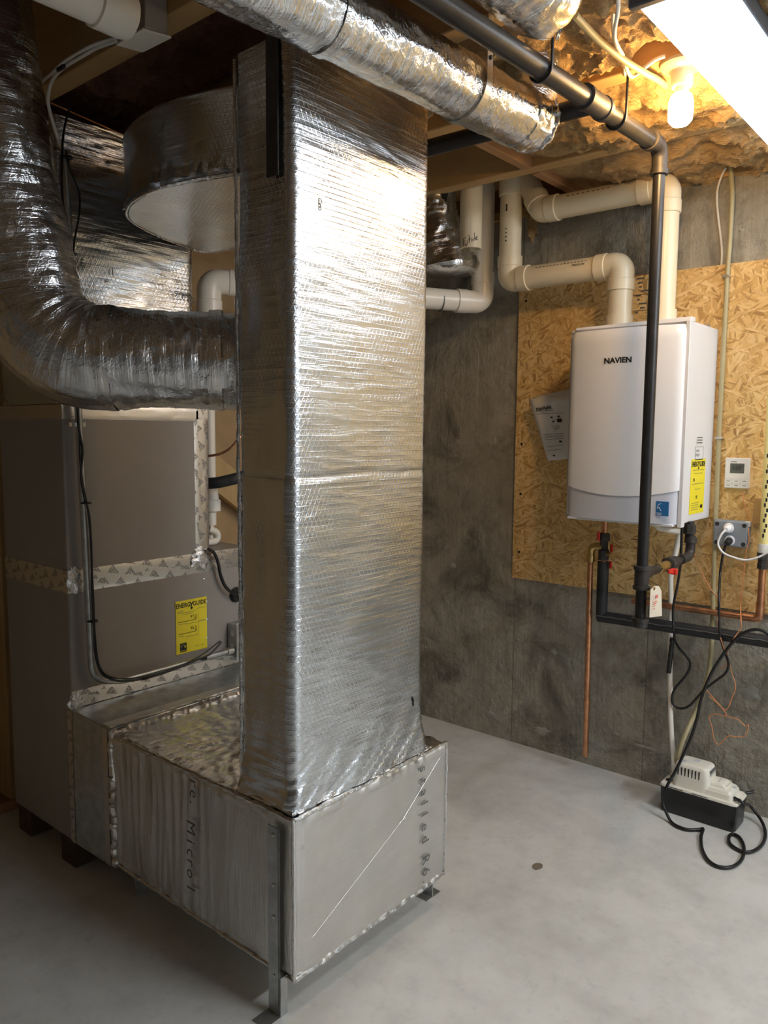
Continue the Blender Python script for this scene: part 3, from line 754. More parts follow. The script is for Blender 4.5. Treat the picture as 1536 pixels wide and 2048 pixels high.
G().tube(duct_path([(ex-.07, SY(ex), SZ(ex)+.004), (ex-.02, SY(ex), SZ(ex)+.006), (ex+.018, SY(ex), SZ(ex)+.012)], .01), .073, 60, True, tube_disp(.006, .005, 8.0, 14)).build('end_wrap', 'foil_crush', sd)
ragged([(ex+.018, SY(ex)+.072*math.cos(a), SZ(ex)+.012+.074*math.sin(a)) for a in [2*math.pi*k/16 for k in range(17)]], .006, 'end_fold', sd, amp=.7)
q = on(600, 42, 'Y', 1.03); text('I', .03, (q.x, SY(q.x)-.0695*.93, SZ(q.x)-.026), V((.3, 0, 1)), V((1, 0, -.3)), 'grey_ink', sd, 'printed_lettering')
xs = on(982, 150, 'Y', 1.0).x; yc_, zc_ = SY(xs), SZ(xs)
def wrap_strap(x, r, a0, a1, w_, name, mat, lead=None):
    g = G(); pts = ([] if lead is None else lead) + [(SY(x)+r*math.cos(a0+(a1-a0)*t/22), SZ(x)+r*math.sin(a0+(a1-a0)*t/22)) for t in range(23)]
    for (y0, z0), (y1, z1) in zip(pts, pts[1:]):
        d = V((0, y1-y0, z1-z0)); g.obox((x, (y0+y1)/2, (z0+z1)/2), (w_, 0, 0), d/2*1.05, V((0, -d.z, d.y)).normalized()*.001)
    return g.build(name, mat, sd)
strap = wrap_strap(xs, .0745, math.pi, math.pi*1.75, .011, 'hanger_strap', 'steel', [(yc_-.0745, JB+.02)])
for z in (zc_+.075, zc_+.045): G().lathe((xs, yc_-.076, z), (0, -1, 0), [(0, .005), (.003, .005), (.004, .003)], 10).build('screw', 'iron', strap)
wrap_strap(on(692, 20, 'Y', 1.03).x, .0725, math.pi*.6, math.pi*1.6, .010, 'foil_band', 'foil_crush')

fd = thing('elbow_duct', 'crinkled foil wrapped round duct dropping from the ceiling and turning into the tall duct', 'duct', (1.0, 1.8, 1.45))
pth = duct_path([(1.40, 1.492, 1.575), (1.27, 1.60, 1.575), (.945, 1.885, 1.575), (.900, 1.975, 2.0), (.872, 2.05, 2.60)], .17)
L_ = [0]
for a, b in zip(pth, pth[1:]): L_.append(L_[-1]+(b-a).length)
rr = [.119 + .010*math.exp(-((l-.55)/.14)**2) + .003*max(0, min(1, (l-.75)/.5)) for l in L_]
G().tube(pth, rr, 90, True, tube_disp(.006, .0042, 5.0)).build('foil_wrap', 'foil_tube', fd)
def band(k, extra, name, mat='foil_crush', span=6):
    seg = pth[k:k+span]; return G().tube(seg, [rr[k]+extra]*len(seg), 72, False, tube_disp(.005, .003, 6.0)).build(name, mat, fd)
band(34, .006, 'seam_tape', span=5); band(66, .005, 'seam_tape', span=5)

bd = thing('ceiling_boot', 'foil wrapped duct end with torn foil edge above the iron pipe', 'duct', (1.35, .72, 2.2))
p0 = on(1075, 5, 'Z', 2.30)
pth2 = duct_path([(p0.x-1.4, p0.y+.02, 2.335), (p0.x+.02, p0.y, 2.325), (p0.x+.06, p0.y, 2.40), (p0.x+.06, p0.y, 2.6)], .03)
G().tube(pth2, .085, 64, True, tube_disp(.007, .004, 3.0)).build('foil_wrap', 'foil_crush', bd)
c0, c1, c2 = on(1112, 78, 'Z', 2.25), on(1168, 0, 'Z', 2.30), on(1150, -40, 'Z', 2.33)
vs = []
for i in range(15):
    for j in range(7):
        a = c0.lerp(c2, i/14); w2 = .030+.018*nz(i*.8, 1, 1); vs.append(a + V((.5, .1, .05))*(w2*(j/6)) + V((0, 0, .016*nz(i*.9, j*.9, 4))))
fs = [(i*7+j, i*7+j+1, (i+1)*7+j+1, (i+1)*7+j) for i in range(14) for j in range(6)]
g = G().add(vs, fs, [[(vs[k].x, vs[k].y) for k in f] for f in fs]).build('torn_foil', 'foil_crush', bd); mo = g.modifiers.new('thick', 'SOLIDIFY'); mo.thickness = .0015

fb = thing('far_boot', 'foil wrapped duct drop with a hole torn near its top beside the cream pipes', 'duct', (2.25, 1.75, 2.0))
q = on(866, 450, 'X', 2.66); zb3 = on(880, 535, 'X', 2.66).z; rt = V((.64, -.77, 0))
pth3 = [V((q.x, q.y, 2.62-(2.62-zb3)*k/50))+rt*(.045*max(0, (k-28)/22)**1.5) for k in range(51)] + [V((q.x, q.y, zb3-.010*k))+rt*.045 for k in range(1, 4)]
G().tube(pth3, [.092+.055*max(0, (k-30)/20)**1.3 for k in range(51)]+[.138, .11, .05], 64, True, tube_disp(.012, .007, 9.0, 7)).build('foil_wrap', 'foil_tube', fb)
nb = V((-q.x, -q.y, 0)).normalized(); hz_ = on(892, 392, 'X', q.x).z; hc_ = V((q.x, q.y, hz_))+nb*.080+rt*.045
G().prism([hc_+rt*(.016*math.cos(a)*(1+.3*math.sin(3*a)))+V((0, 0, .038*math.sin(a))) for a in [2*math.pi*k/18 for k in range(18)]], nb*.012).build('tear', 'dark_slot', fb)

# ================================================================== PLASTIC PIPES
def pipe_run(name, label, cat, pts, r, mat='pvc', bend=.075, hub=.045, couplings=(), group=None, loc=None):
    t = thing(name, label, cat, loc or pts[0], group); pts = [V(p) for p in pts]; cuts = []
    for i in range(1, len(pts)-1):
        u = (pts[i-1]-pts[i]).normalized(); v = (pts[i+1]-pts[i]).normalized(); ang = math.acos(max(-1, min(1, u.dot(v))))
        d = bend/math.tan(ang/2); cuts.append(d)
        g = G(); arc = fillet([pts[i]+u*d*1.0001, pts[i], pts[i]+v*d*1.0001], bend, 12)
        g.tube(arc, r*1.07, 28, False)
        for w_, q in ((u, 1), (v, 1)): a = pts[i]+w_*d; g.lathe(a-w_*.004, w_, [(0, r*1.07), (.003, r*1.13), (hub, r*1.13), (hub+.001, r*1.0)], 28)
        g.build('elbow', mat, t)
    for i in range(len(pts)-1):
        u = (pts[i+1]-pts[i]).normalized(); a = pts[i]+u*(cuts[i-1] if i > 0 else 0); b = pts[i+1]-u*(cuts[i] if i < len(pts)-2 else 0)
        if (b-a).length > .01: G().cyl(a, b, r, 28).build('pipe', mat, t)
    for a, d, l in couplings:
        a, d = V(a), V(d).normalized(); G().lathe(a-d*l/2, d, [(0, r*1.0), (.001, r*1.13), (l-.001, r*1.13), (l, r*1.0)], 28).build('coupling', mat, t)
    return t
PX = 2.82; PR = .0445
yC, yD = on(1240, 610, 'X', PX).y, on(1325, 600, 'X', PX).y
zC1 = on(1120, 547, 'X', PX).z; yCl = on(1022, 430, 'X', PX).y
pc = pipe_run('intake_pipe', 'cream plastic pipe stepping up from the heater top in two elbows, lower of the pair', 'pipe',
    [(PX, yC, 1.785), (PX, yC, zC1), (PX, yCl, zC1), (PX, yCl, 2.60)], PR, bend=.055, hub=.042, couplings=[((PX, yCl, on(1020, 370, 'X', PX).z), (0, 0, 1), .09), ((PX, yC, 1.812), (0, 0, 1), .055)], loc=(PX, yC, 1.785))
zD = on(1200, 398, 'X', PX).z; yDl = on(1085, 395, 'X', PX).y
pd = pipe_run('exhaust_pipe', 'cream plastic pipe rising behind the iron riser, turning under the insulation, higher of the pair', 'pipe',
    [(PX, yD, 1.785), (PX, yD, zD), (PX, yDl, zD), (PX+.03, yDl+.09, zD+.14)], PR, bend=.055, hub=.045, couplings=[((PX, yD, 1.815), (0, 0, 1), .06)], loc=(PX, yD, 1.785))
nn_ = V((-.90, 0, .436)); ty_ = V((.436, 0, .90))
def on_pipe(s_, size, y, z, mat, par, dz=0, r=PR): text(s_, size, V((PX, y, z))+nn_*(r+.0006)+ty_*dz, (0, -1, 0), ty_, mat, par, 'printed_lettering')
on_pipe('PRESSURE', .012, on(1157, 529, 'X', PX-.04).y, zC1, 'ink', pc, -.006)
for k in range(15): G().obox(V((PX, on(1072+7*k, 538, 'X', PX-.04).y, zC1))+nn_*(PR+.0004)+ty_*.008, (0, .0038, 0), ty_*.0013, nn_*.0002).build('printed_mark', 'ink', pc, smooth=False)
for k in range(9): G().obox(V((PX, on(1135+10*k, 402, 'X', PX-.04).y, zD))+nn_*(PR+.0004)+ty_*.004, (0, .0045, 0), ty_*.0022, nn_*.0002).build('printed_mark', 'brown_ink', pd, smooth=False)
vq_ = V((-PX, -yCl, 0)).normalized(); tq_ = V((-vq_.y, vq_.x, 0))
if tq_.y > 0: tq_ = -tq_
for py, h_ in ((413, .010), (420, .008), (458, .003), (466, .003), (474, .004), (482, .004)):
    z_ = on(1012, py, 'X', PX-.04).z; c_ = V((PX, yCl, z_))+(vq_*.92-tq_*.38).normalized()*(PR+.0004)
    G().obox(c_, tq_*.004, V((0, 0, h_*.7)), vq_*.0004).build('printed_mark', 'ink', pc, smooth=False)
# furnace vent: drops near the wall, runs behind the tall duct, turns down onto the furnace
bv = on(968, 450, 'X', 2.86); zE = on(880, 603, 'X', 2.5).z; pe0 = on(968, 605, 'X', 2.86)
fe = on(418, 578, 'Y', 2.47)
pe = pipe_run('furnace_vent', 'cream plastic vent running from the ceiling behind the tall duct to the furnace', 'pipe',
    [(bv.x, bv.y, 2.60), (bv.x, bv.y, pe0.z), (fe.x, fe.y, fe.z+.03), (fe.x, fe.y, 1.48)], .0435, 'pvc_white', .075, .05, loc=(2.5, 2.1, 1.9))
u = (fe-V((bv.x, bv.y, pe0.z))).normalized()
for s in (.19, .30): G().cyl(V((bv.x, bv.y, pe0.z))+u*s, V((bv.x, bv.y, pe0.z))+u*(s+.004), .0448, 28).build('joint_ring', 'grey_ink', pe)
sa = on(941, 499, 'X', 2.68)
ps = thing('vent_stub', 'cut off cream plastic pipe stub with a scribbled word, hanging from the joists', 'pipe', (sa.x, sa.y, sa.z))
g = G(); nn = 32
g.lathe((sa.x, sa.y, sa.z), (0, 0, 1), [(.05, .038), (0, .038), (0, .0445), (2.6-sa.z, .0445)], nn); g.build('pipe', 'pvc', ps)
# handwriting, as pen strokes lying on the pipe
def strokes(cx_, cy_, cz_, r, view, lines, pen, parent):
    base = math.atan2(view.y, view.x)
    for ln in lines:
        pts = []
        for u, v in ln:
            a = base + u/r; pts.append(V((cx_+(r+.0004)*math.cos(a), cy_+(r+.0004)*math.sin(a), cz_+v)))
        G().tube(pts, pen, 5).build('pen_stroke', 'ink', parent)
vw = V((-sa.x, -sa.y, 0)).normalized()
S_ = .00168
def px_strokes(lines): return [[((x-941)*S_, (499-y)*S_) for x, y in l] for l in lines]
hand = [[(929, 477), (922, 480), (923, 487), (922, 496)], [(922, 487), (928, 484)], [(927, 489), (929, 495), (932, 495), (934, 490), (933, 484)],
        [(937, 472), (938, 480), (939, 490)], [(936, 483), (942, 479)], [(942, 483), (944, 487), (947, 484), (944, 481), (942, 483)], [(951, 479), (948, 480), (947, 484), (952, 483)],
        [(949, 466), (951, 482)], [(957, 474), (951, 480), (957, 483)], [(953, 479), (957, 477), (956, 474), (953, 477), (955, 482), (959, 480)]]
strokes(sa.x, sa.y, sa.z, .0445, vw, px_strokes(hand), .0011, ps)
# condensate stack at the furnace
q = on(421, 880, 'Y', 2.42)
pw = thing('condensate_stack', 'white plastic pipe standing right of the furnace coil cabinet', 'pipe', (q.x, 2.42, .965))
G().cyl((q.x, 2.42, 1.16), (q.x, 2.42, 1.72), .018, 20).build('pipe', 'pvc_white', pw)
G().lathe((q.x+.006, 2.42, 1.09), (0, 0, 1), [(0, .022), (.004, .03), (.045, .03), (.05, .023), (.10, .02)], 20).build('reducer', 'pvc_white', pw)
G().lathe((q.x, 2.42, 1.04), (0, 0, 1), [(0, .018), (.05, .018)], 20).build('coupling', 'pvc_white', pw)
G().cyl((q.x-.004, 2.42, .985), (q.x-.004, 2.42, 1.05), .0125, 16).build('thin_pipe', 'pvc_white', pw)
tr = on(430, 1078, 'Y', 2.40)
G().tube(fillet([(tr.x-.05, 2.40, .978), (tr.x+.012, 2.40, .978), (tr.x+.012, 2.40, 1.012), (tr.x-.03, 2.40, 1.03)], .02, 6), .013, 14).build('trap', 'pvc_white', pw)
# refrigerant lines
cl = thing('refrigerant_line', 'thin bare copper tube curving from the coil cabinet to behind the duct', 'tube', on(440, 912, 'Y', 2.3))
G().tube(smooth_path([on(405, 912, 'Y', 2.32), on(425, 911, 'Y', 2.28), on(445, 906, 'Y', 2.25), on(462, 895, 'Y', 2.22), on(476, 879, 'Y', 2.2), on(500, 850, 'Y', 2.2)]), .0048, 10).build('tube', 'copper', cl)
sl = thing('insulated_line', 'thick black foam sleeved line leaving the coil cabinet side', 'tube', on(440, 962, 'Y', 2.3))
G().tube(smooth_path([on(400, 967, 'Y', 2.36), on(430, 966, 'Y', 2.30), on(455, 961, 'Y', 2.27), on(478, 955, 'Y', 2.25), on(520, 940, 'Y', 2.25)]), .021, 18).build('foam_sleeve', 'rubber', sl)

# ================================================================== CONDUIT AND CABLES ON THE FURNACE
cv = thing('conduit', 'grey electrical conduit strapped down the furnace corner and bent towards the switch box', 'conduit', (1.245, 2.2, .6))
kx = on(160, 700, 'Y', 2.212).x
c_top, c_bot = on(129, 300, 'Y', 2.212), on(184, 1325, 'Y', 2.212)
k_end = on(466, 1300, 'Y', 2.205)
pts = [(c_top.x, 2.212, c_top.z), (c_bot.x, 2.212, c_bot.z), (c_bot.x+.03, 2.205, c_bot.z-.075), (k_end.x, 2.205, k_end.z)]
pts = [V((c_top.x, 2.212, c_top.z)), V((c_bot.x, 2.212, c_bot.z-.06)), V((c_bot.x+.10, 2.205, c_bot.z-.08)), V((k_end.x, 2.205, k_end.z))]
G().tube(fillet(pts, .07, 10), .0108, 16).build('tube', 'galv', cv)
d = (pts[3]-pts[2]).normalized(); G().cyl(pts[3]-d*.03, pts[3]+d*.002, .015, 14).build('connector', 'steel', cv)
d = (pts[0]-pts[1]).normalized()
for f in (.43,): 
    s = on(155, 849, 'Y', 2.20); g = G().cyl((s.x, 2.212, s.z-.006), (s.x, 2.212, s.z+.006), .0135, 14); g.box((s.x+.012, 2.206, s.z-.006), (s.x+.03, 2.216, s.z+.006)); g.box((s.x-.022, 2.206, s.z-.006), (s.x-.012, 2.216, s.z+.006)); g.build('clamp', 'steel', cv)
def cord(name, label, pts, r, mat, cat='cable', n=10, group=None, step=6):
    t = thing(name, label, cat, pts[0], group); G().tube(smooth_path(pts, step), r, n).build('jacket', mat, t); return t
Yp = 2.194
k1 = cord('control_cable', 'black control cable tied along the furnace conduit, longest of the two', [on(x, y, 'Y', Yp) for x, y in ((140, 215), (128, 260), (124, 320), (125, 400), (140, 520), (150, 700), (155, 815), (158, 860), (165, 900), (162, 950), (168, 990), (178, 1030), (182, 1080), (184, 1150), (185, 1200), (188, 1260), (191, 1310))] + [on(x, y, 'Y', 2.186) for x, y in ((205, 1348), (240, 1362), (290, 1357), (340, 1342), (390, 1322), (420, 1308), (443, 1284))], .0035, 'cord', group=None)
k2 = cord('control_cable', 'black control cable bowing out beside the conduit near the ceiling', [on(x, y, 'Y', Yp) for x, y in ((132, 300), (140, 340), (158, 385), (158, 430), (148, 490), (146, 560), (152, 700), (156, 815), (159, 870), (160, 920), (166, 970), (174, 1010), (180, 1060), (183, 1120), (187, 1200), (190, 1270))] + [on(x, y, 'Y', 2.184) for x, y in ((200, 1335), (230, 1356), (285, 1354), (345, 1338), (400, 1312), (440, 1282))], .0028, 'cord', group=None)
for i, (x, y, yy) in enumerate(((172, 1006, Yp), (185, 1242, Yp), (288, 1356, 2.186), (405, 1317, 2.186), (143, 508, Yp), (134, 315, Yp))):
    q = on(x, y, 'Y', yy+.006); G().lathe(q+V((0, 0, -.003)), (0, 0, 1), [(0, .012), (.001, .0165), (.005, .0165), (.006, .012)], 14).build('cable_tie', 'black', cv)
k3 = cord('sensor_lead', 'black lead drooping across the furnace front into a rubber grommet', [on(x, y, 'Y', 2.215) for x, y in ((416, 1098), (428, 1106), (436, 1125), (441, 1150), (450, 1172), (462, 1184), (474, 1190))], .006, 'cord')
# junction box on the joist and its white cables
jb = thing('ceiling_box', 'steel junction box with square white cover on the lumber joist side', 'electrical box', (1.095, 1.67, 2.30))
b0, b1, b2, b3 = (on(x, y, 'Z', 2.30) for x, y in ((232, 88), (285, 57), (343, 74), (285, 103)))
G().box((1.067, 1.61, 2.303), (1.127, 1.725, 2.43)).build('box', 'furnace', jb, .003)
G().hexa([(b0.x, b0.y, 2.297), (b1.x, b1.y, 2.297), (b2.x, b2.y, 2.297), (b3.x, b3.y, 2.297), (b0.x, b0.y, 2.302), (b1.x, b1.y, 2.302), (b2.x, b2.y, 2.302), (b3.x, b3.y, 2.302)]).build('cover', 'pvc_white', jb, .001)
k4 = cord('white_cable', 'white electrical cable stapled along the joist and curving down to the conduit', [on(232, 82, 'Z', 2.33), on(195, 95, 'Z', 2.34), on(165, 112, 'Z', 2.342), on(125, 137, 'Z', 2.342), on(104, 162, 'Z', 2.34), on(96, 195, 'Y', 2.15), on(100, 225, 'Y', 2.18), on(112, 265, 'Y', 2.2), on(122, 292, 'Y', 2.21), on(130, 312, 'Y', 2.212)], .0048, 'cable')
k5 = cord('white_cable', 'second white electrical cable along the joist, ending behind the crinkled duct', [on(232, 76, 'Z', 2.335), on(200, 85, 'Z', 2.342), on(170, 98, 'Z', 2.345), on(130, 122, 'Z', 2.345), on(105, 145, 'Z', 2.345), on(70, 175, 'Z', 2.38)], .0042, 'cable')
for x, y in ((226, 84), (122, 135)):
    q = on(x, y, 'Z', 2.338); G().obox(q, (.004, 0, 0), (0, .018, 0), (0, 0, .007)).build('staple', 'black', k4, .002)
# white pipe overhead at the left
wa, wb = on(205, 22, 'Z', 2.285), on(20, -75, 'Z', 2.285)
pp = thing('white_drain', 'short white plastic pipe crossing the dark joist bays top left', 'pipe', wa)
d = V((-1, .02, 0)); w1 = wa+V((.045, 0, .012))
G().cyl(w1, w1+d*1.2, .044, 28).build('pipe', 'pvc_white', pp); G().lathe(w1+V((.0, 0, 0)), (1, 0, 0), [(-.065, .044), (-.063, .050), (0, .050), (.018, .046), (.03, .026)], 28).build('cap', 'pvc_white', pp)
rw = solo(G().tube([on(100, 205, 'Y', 2.3), on(250, 272, 'Y', 2.3)], .003, 8), 'thin_rod', 'copper', 'thin copper rod crossing the dark gap left of the foil trunk', 'tube')

# ================================================================== WATER HEATER ON ITS BOARD
OX = 2.99
ob0, ob1 = on(1040, 580, 'X', OX), on(1022, 1154, 'X', OX)
OT, OB = ob0.z, ob1.z-.002
board = solo(G().box((OX, -.45, OB), (WX-.0005, (ob0.y+ob1.y)/2, OT)), 'backer_board', 'osb', 'large golden strand board screwed to the concrete behind the water heater', 'board', bevel=.0015)
def on_board(name, g, mat, **k):
    return g.build(name, mat, board, **k)
for x, y in ((1052, 602), (1043, 888), (1041, 988), (1038, 1104)):
    q = on(x, y, 'X', OX); G().lathe((OX, q.y, q.z), (-1, 0, 0), [(0, .006), (.0006, .005)], 10).build('nail', 'dark_slot', board)
q = on(1283, 590, 'X', OX)
YM = V((0, -1, 0))
for i, (s, dz) in enumerate((('APA', .05), ('RATED', .03))): pass
for z0, z1, y0, y1 in ((.075, .078, -.03, .03), (-.06, -.057, -.03, .03), (-.0, .003, -.03, .03)):
    G().box((OX-.0006, q.y+y0, q.z+z0), (OX-.0001, q.y+y1, q.z+z1)).build('printed_stamp', 'brown_ink', board, smooth=False)
for k in range(9):
    yy = q.y+.022-.006*(k % 4); zz = q.z+.06-.016*k
    G().box((OX-.0006, yy-.03+.01*(k % 3), zz), (OX-.0001, yy, zz+.006)).build('printed_stamp', 'grey_ink', board, smooth=False)
for k in range(6):
    q = on(1272+6*(k % 3), 1080+18*k, 'X', OX); G().box((OX-.0006, q.y-.02, q.z), (OX-.0001, q.y+.02, q.z+.005)).build('printed_stamp', 'brown_ink', board, smooth=False)

HY0, HY1, HZ0, HZ1, HXF, HXB = .928, 1.363, 1.088, 1.782, 2.695, 2.985
ht = thing('water_heater', 'white wall hung tankless water heater with curved front and blue label', 'water heater', (2.84, 1.145, HZ0))
G().box((HXF, HY0, HZ0+.006), (HXB, HY1, HZ1)).build('body', 'heater_side', ht, .004)
G().box((HXB-.004, HY0+.03, HZ1), (HXB, HY1-.03, HZ1+.02)).build('mounting_bracket', 'steel', ht)
def hprofile(z, inset=0, y0=HY0, y1=HY1, bul=.030, n=40, r=.032):
    pts = []; W = (y1-y0)/2-inset; yc = (y0+y1)/2
    for k in range(n+1):
        s = -1+2*k/n; sy = s*W
        e = max(0, abs(s)*W-(W-r)); rnd = r-math.sqrt(max(0, r*r-e*e))
        pts.append((HXF - .022 - bul*(1-s*s) + inset + rnd*1.0, yc-sy))
    return pts
def arcz(y): s = (y-(HY0+HY1)/2)/((HY1-HY0)/2); return 1.212+.0-.030*(1-s*s)
def cover(zlo, zhi, name, mat, inset=0.0, nz_=24, top_round=.012):
    vs = []; fs = []; cols = None
    for i in range(nz_+1):
        t = i/nz_; pr = hprofile(0, inset); cols = len(pr)
        for x, y in pr:
            a, b = zlo(y), zhi(y); z = a+(b-a)*t; dz = max(0, z-(b-top_round)); xx = x + (top_round-math.sqrt(max(0, top_round**2-dz*dz)) if dz > 0 else 0)
            vs.append(V((xx, y, z)))
    for i in range(nz_):
        for j in range(cols-1): fs.append((i*cols+j, i*cols+j+1, (i+1)*cols+j+1, (i+1)*cols+j))
    b0 = len(vs); back = [V((HXF-.002, y, zlo(y))) for x, y in hprofile(0, inset)]; bt = [V((HXF-.002, y, zhi(y))) for x, y in hprofile(0, inset)]
    vs += back+bt
    for j in range(cols-1):
        fs.append((j+1, j, b0+j, b0+j+1)); t = nz_*cols; fs.append((t+j, t+j+1, b0+cols+j+1, b0+cols+j))
    e = cols-1; fs.append(tuple([i*cols for i in range(nz_+1)] + [b0+cols, b0])); fs.append(tuple([i*cols+e for i in range(nz_, -1, -1)] + [b0+e, b0+cols+e]))
    return G().add(vs, fs).build(name, mat, ht)
cover(arcz, lambda y: HZ1-.012, 'front_cover', 'white')
cover(lambda y: HZ0+.004, lambda y: arcz(y)+.004, 'lower_panel', 'panel', .004, 10, .001)
G().hexa([(HXF-.012, HY0-.004, HZ1-.004), (HXF+.03, HY0-.004, HZ1-.004), (HXF+.03, HY1-.02, HZ1-.004), (HXF-.012, HY1-.02, HZ1-.004), (HXF-.006, HY0-.004, HZ1+.012), (HXF+.03, HY0-.004, HZ1+.012), (HXF+.03, HY1-.02, HZ1+.006), (HXF-.006, HY1-.02, HZ1+.006)]).build('top_flange', 'heater_side', ht, .002)
G().box((HXF-.012, HY0-.003, HZ0-.006), (HXF+.02, HY0+.012, HZ1)).build('side_flange', 'heater_side', ht, .002)
G().box((HXF-.03, HY0+.02, HZ0-.004), (HXF+.02, HY1-.02, HZ0+.004)).build('bottom_flange', 'heater_side', ht, .002)
q = on(1236, 721, 'X', HXF-.05)
text('NAVIEN', .0265, (HXF-.0525, q.y, q.z), YM, EZ, 'ink', ht, 'logo', bold=.035, sx=1.08)
q = on(1326, 1017, 'X', HXF-.035)
bl = G().obox((HXF-.0415, q.y, q.z), (.0004, 0, 0), (.005, .024, 0), (0, 0, .025)).build('blue_emblem', 'blue', ht, smooth=False)
fx = HXF-.0425
G().tube([V((fx+.002, q.y+.018*math.cos(a), q.z+.002+.016*math.sin(a))) for a in [math.pi*k/12 for k in range(13)]], .0008, 5).build('emblem_arc', 'white', bl)
G().tube(smooth_path([V((fx+.002, q.y-.019*u, q.z+.006*math.sin(u*7)-.002)) for u in [-.9+.2*k for k in range(10)]], 3), .0011, 5).build('emblem_script', 'white', bl)
G().obox((fx+.0015, q.y, q.z-.016), (.0003, 0, 0), (0, .022, 0), (0, 0, .0007)).build('emblem_line', 'white', bl, smooth=False)
star((fx+.0015, q.y-.014, q.z), YM, .006, (-.0003, 0, 0), 'emblem_star', 'white', bl)
text('ENERGY STAR', .0058, (fx+.001, q.y, q.z-.0205), YM, EZ, 'white', bl, 'emblem_lettering')
# labels on the right flank (faces -Y)
def side(x0, x1, z0, z1, mat, name, par, t=.0008, lab_=None): return G().box((x0, HY0-.0006-t, z0), (x1, HY0-.0004, z1)).build(name, mat, par, smooth=False, label=lab_)
sx0, sx1 = on(1381, 950, 'Y', HY0).x, on(1409, 950, 'Y', HY0).x; sz1, sz0 = on(1395, 918, 'Y', HY0).z, on(1395, 1026, 'Y', HY0).z
yl = side(sx0, sx1, sz0, sz1, 'yellow', 'energy_label', ht)
P, bar = energy_print(yl, (sx0, HY0-.0018, sz0), EX, sx1-sx0, sz1-sz0, (('.94', .2, .62), ('95', .45, .3)), .9)
for u0, u1, v in ((.1, .9, .80), (.2, .8, .74), (.08, .92, .55), (.3, .7, .45), (.1, .65, .2), (.1, .6, .16), (.1, .65, .12), (.1, .6, .08)): bar(u0, u1, v, .0007, 'grey_ink')
bar(.74, .9, .12, .006)
q0, q1 = on(1389, 920, 'Y', HY0), on(1406, 893, 'Y', HY0)
wl = side(q0.x, q1.x, q0.z, q1.z, 'white_paper', 'rating_label', ht)
for k in range(9): G().box((q0.x+.006+.0042*k, HY0-.0020, q0.z+.012+.016*(k % 2)), (q0.x+.0085+.0042*k, HY0-.0016, q0.z+.022+.014*(k % 2))).build('printed_line', 'ink', wl, smooth=False)
for a, b in (((q0.x, q0.z), (q1.x, q0.z+.0012)), ((q0.x, q1.z-.0012), (q1.x, q1.z)), ((q0.x, q0.z), (q0.x+.0012, q1.z)), ((q1.x-.0012, q0.z), (q1.x, q1.z))): G().box((a[0], HY0-.0019, a[1]), (b[0], HY0-.0015, b[1])).build('printed_border', 'ink', wl, smooth=False)
q0, q1 = on(1392, 890, 'Y', HY0), on(1405, 876, 'Y', HY0); wl = side(q0.x, q1.x, q0.z, q1.z, 'white_paper', 'rating_label', ht)
for k in range(3): G().box((q0.x+.005, HY0-.0019, q0.z+.006+.009*k), (q1.x-.005, HY0-.0016, q0.z+.010+.009*k)).build('printed_line', 'grey_ink', wl, smooth=False)

# papers tucked behind the heater
bk = thing('manual_booklet', 'stapled white manual tucked between the heater and the board', 'booklet', on(1097, 922, 'X', 2.93))
def leaf(corners, name, mat, dx, bend=.006):
    A, B, C_, D_ = [on(x, y, 'X', 2.93+dx) for x, y in corners]; n = 10; vs = []
    for i in range(n+1):
        for j in range(n+1):
            s, t = i/n, j/n; p = A.lerp(B, s).lerp(D_.lerp(C_, s), t); p = p + V((-bend*math.sin(s*math.pi)*(1-t)-.03*(1-t)*0, 0, -.004*math.sin(s*math.pi)*(1-t))); vs.append(p)
    fs = [(i*(n+1)+j, (i+1)*(n+1)+j, (i+1)*(n+1)+j+1, i*(n+1)+j+1) for i in range(n) for j in range(n)]
    o = G().add(vs, fs).build(name, mat, bk); m_ = o.modifiers.new('thick', 'SOLIDIFY'); m_.thickness = .0012; m_.offset = 0; return o
leaf(((1073, 792), (1160, 772), (1160, 905), (1110, 915)), 'pages', 'white_paper', .025)
leaf(((1066, 795), (1158, 778), (1158, 910), (1102, 919)), 'pages', 'white_paper', .014)
fcov = leaf(((1058, 798), (1158, 785), (1158, 915), (1096, 922)), 'front_page', 'white_paper', 0)
xd = (on(1131, 788, 'X', 2.93)-on(1058, 799, 'X', 2.93)).normalized(); yd = (on(1058, 798, 'X', 2.93)-on(1096, 922, 'X', 2.93)).normalized(); nrm = xd.cross(yd).normalized()*.009
if nrm.x > 0: nrm = -nrm
text('NaVIeN', .020, on(1089, 817, 'X', 2.93)+nrm, xd, yd, 'ink', fcov, 'printed_heading', bold=.03, sx=1.05)
for x0, x1, y in ((1075, 1128, 827), (1073, 1108, 822), (1105, 1120, 852), (1107, 1121, 855), (1110, 1122, 858), (1088, 1128, 868), (1090, 1128, 873), (1092, 1128, 878), (1094, 1128, 892), (1096, 1126, 900)):
    a, b = on(x0, y+1.5, 'X', 2.93)+nrm*.9, on(x1, y-1.5, 'X', 2.93)+nrm*.9
    G().obox((a+b)/2, (b-a)/2, V((0, 0, .0008)), (.0002, 0, 0)).build('printed_line', 'grey_ink', fcov, smooth=False)
for x, y, s in ((1121, 841, .009), (1109, 843, .004), (1105, 835, .004), (1119, 833, .004), (1123, 883, .005), (1110, 911, .004)):
    G().obox(on(x, y, 'X', 2.93)+nrm, (.0002, 0, 0), xd*s*1.2, yd*s*.8).build('printed_mark', 'ink', fcov, smooth=False)

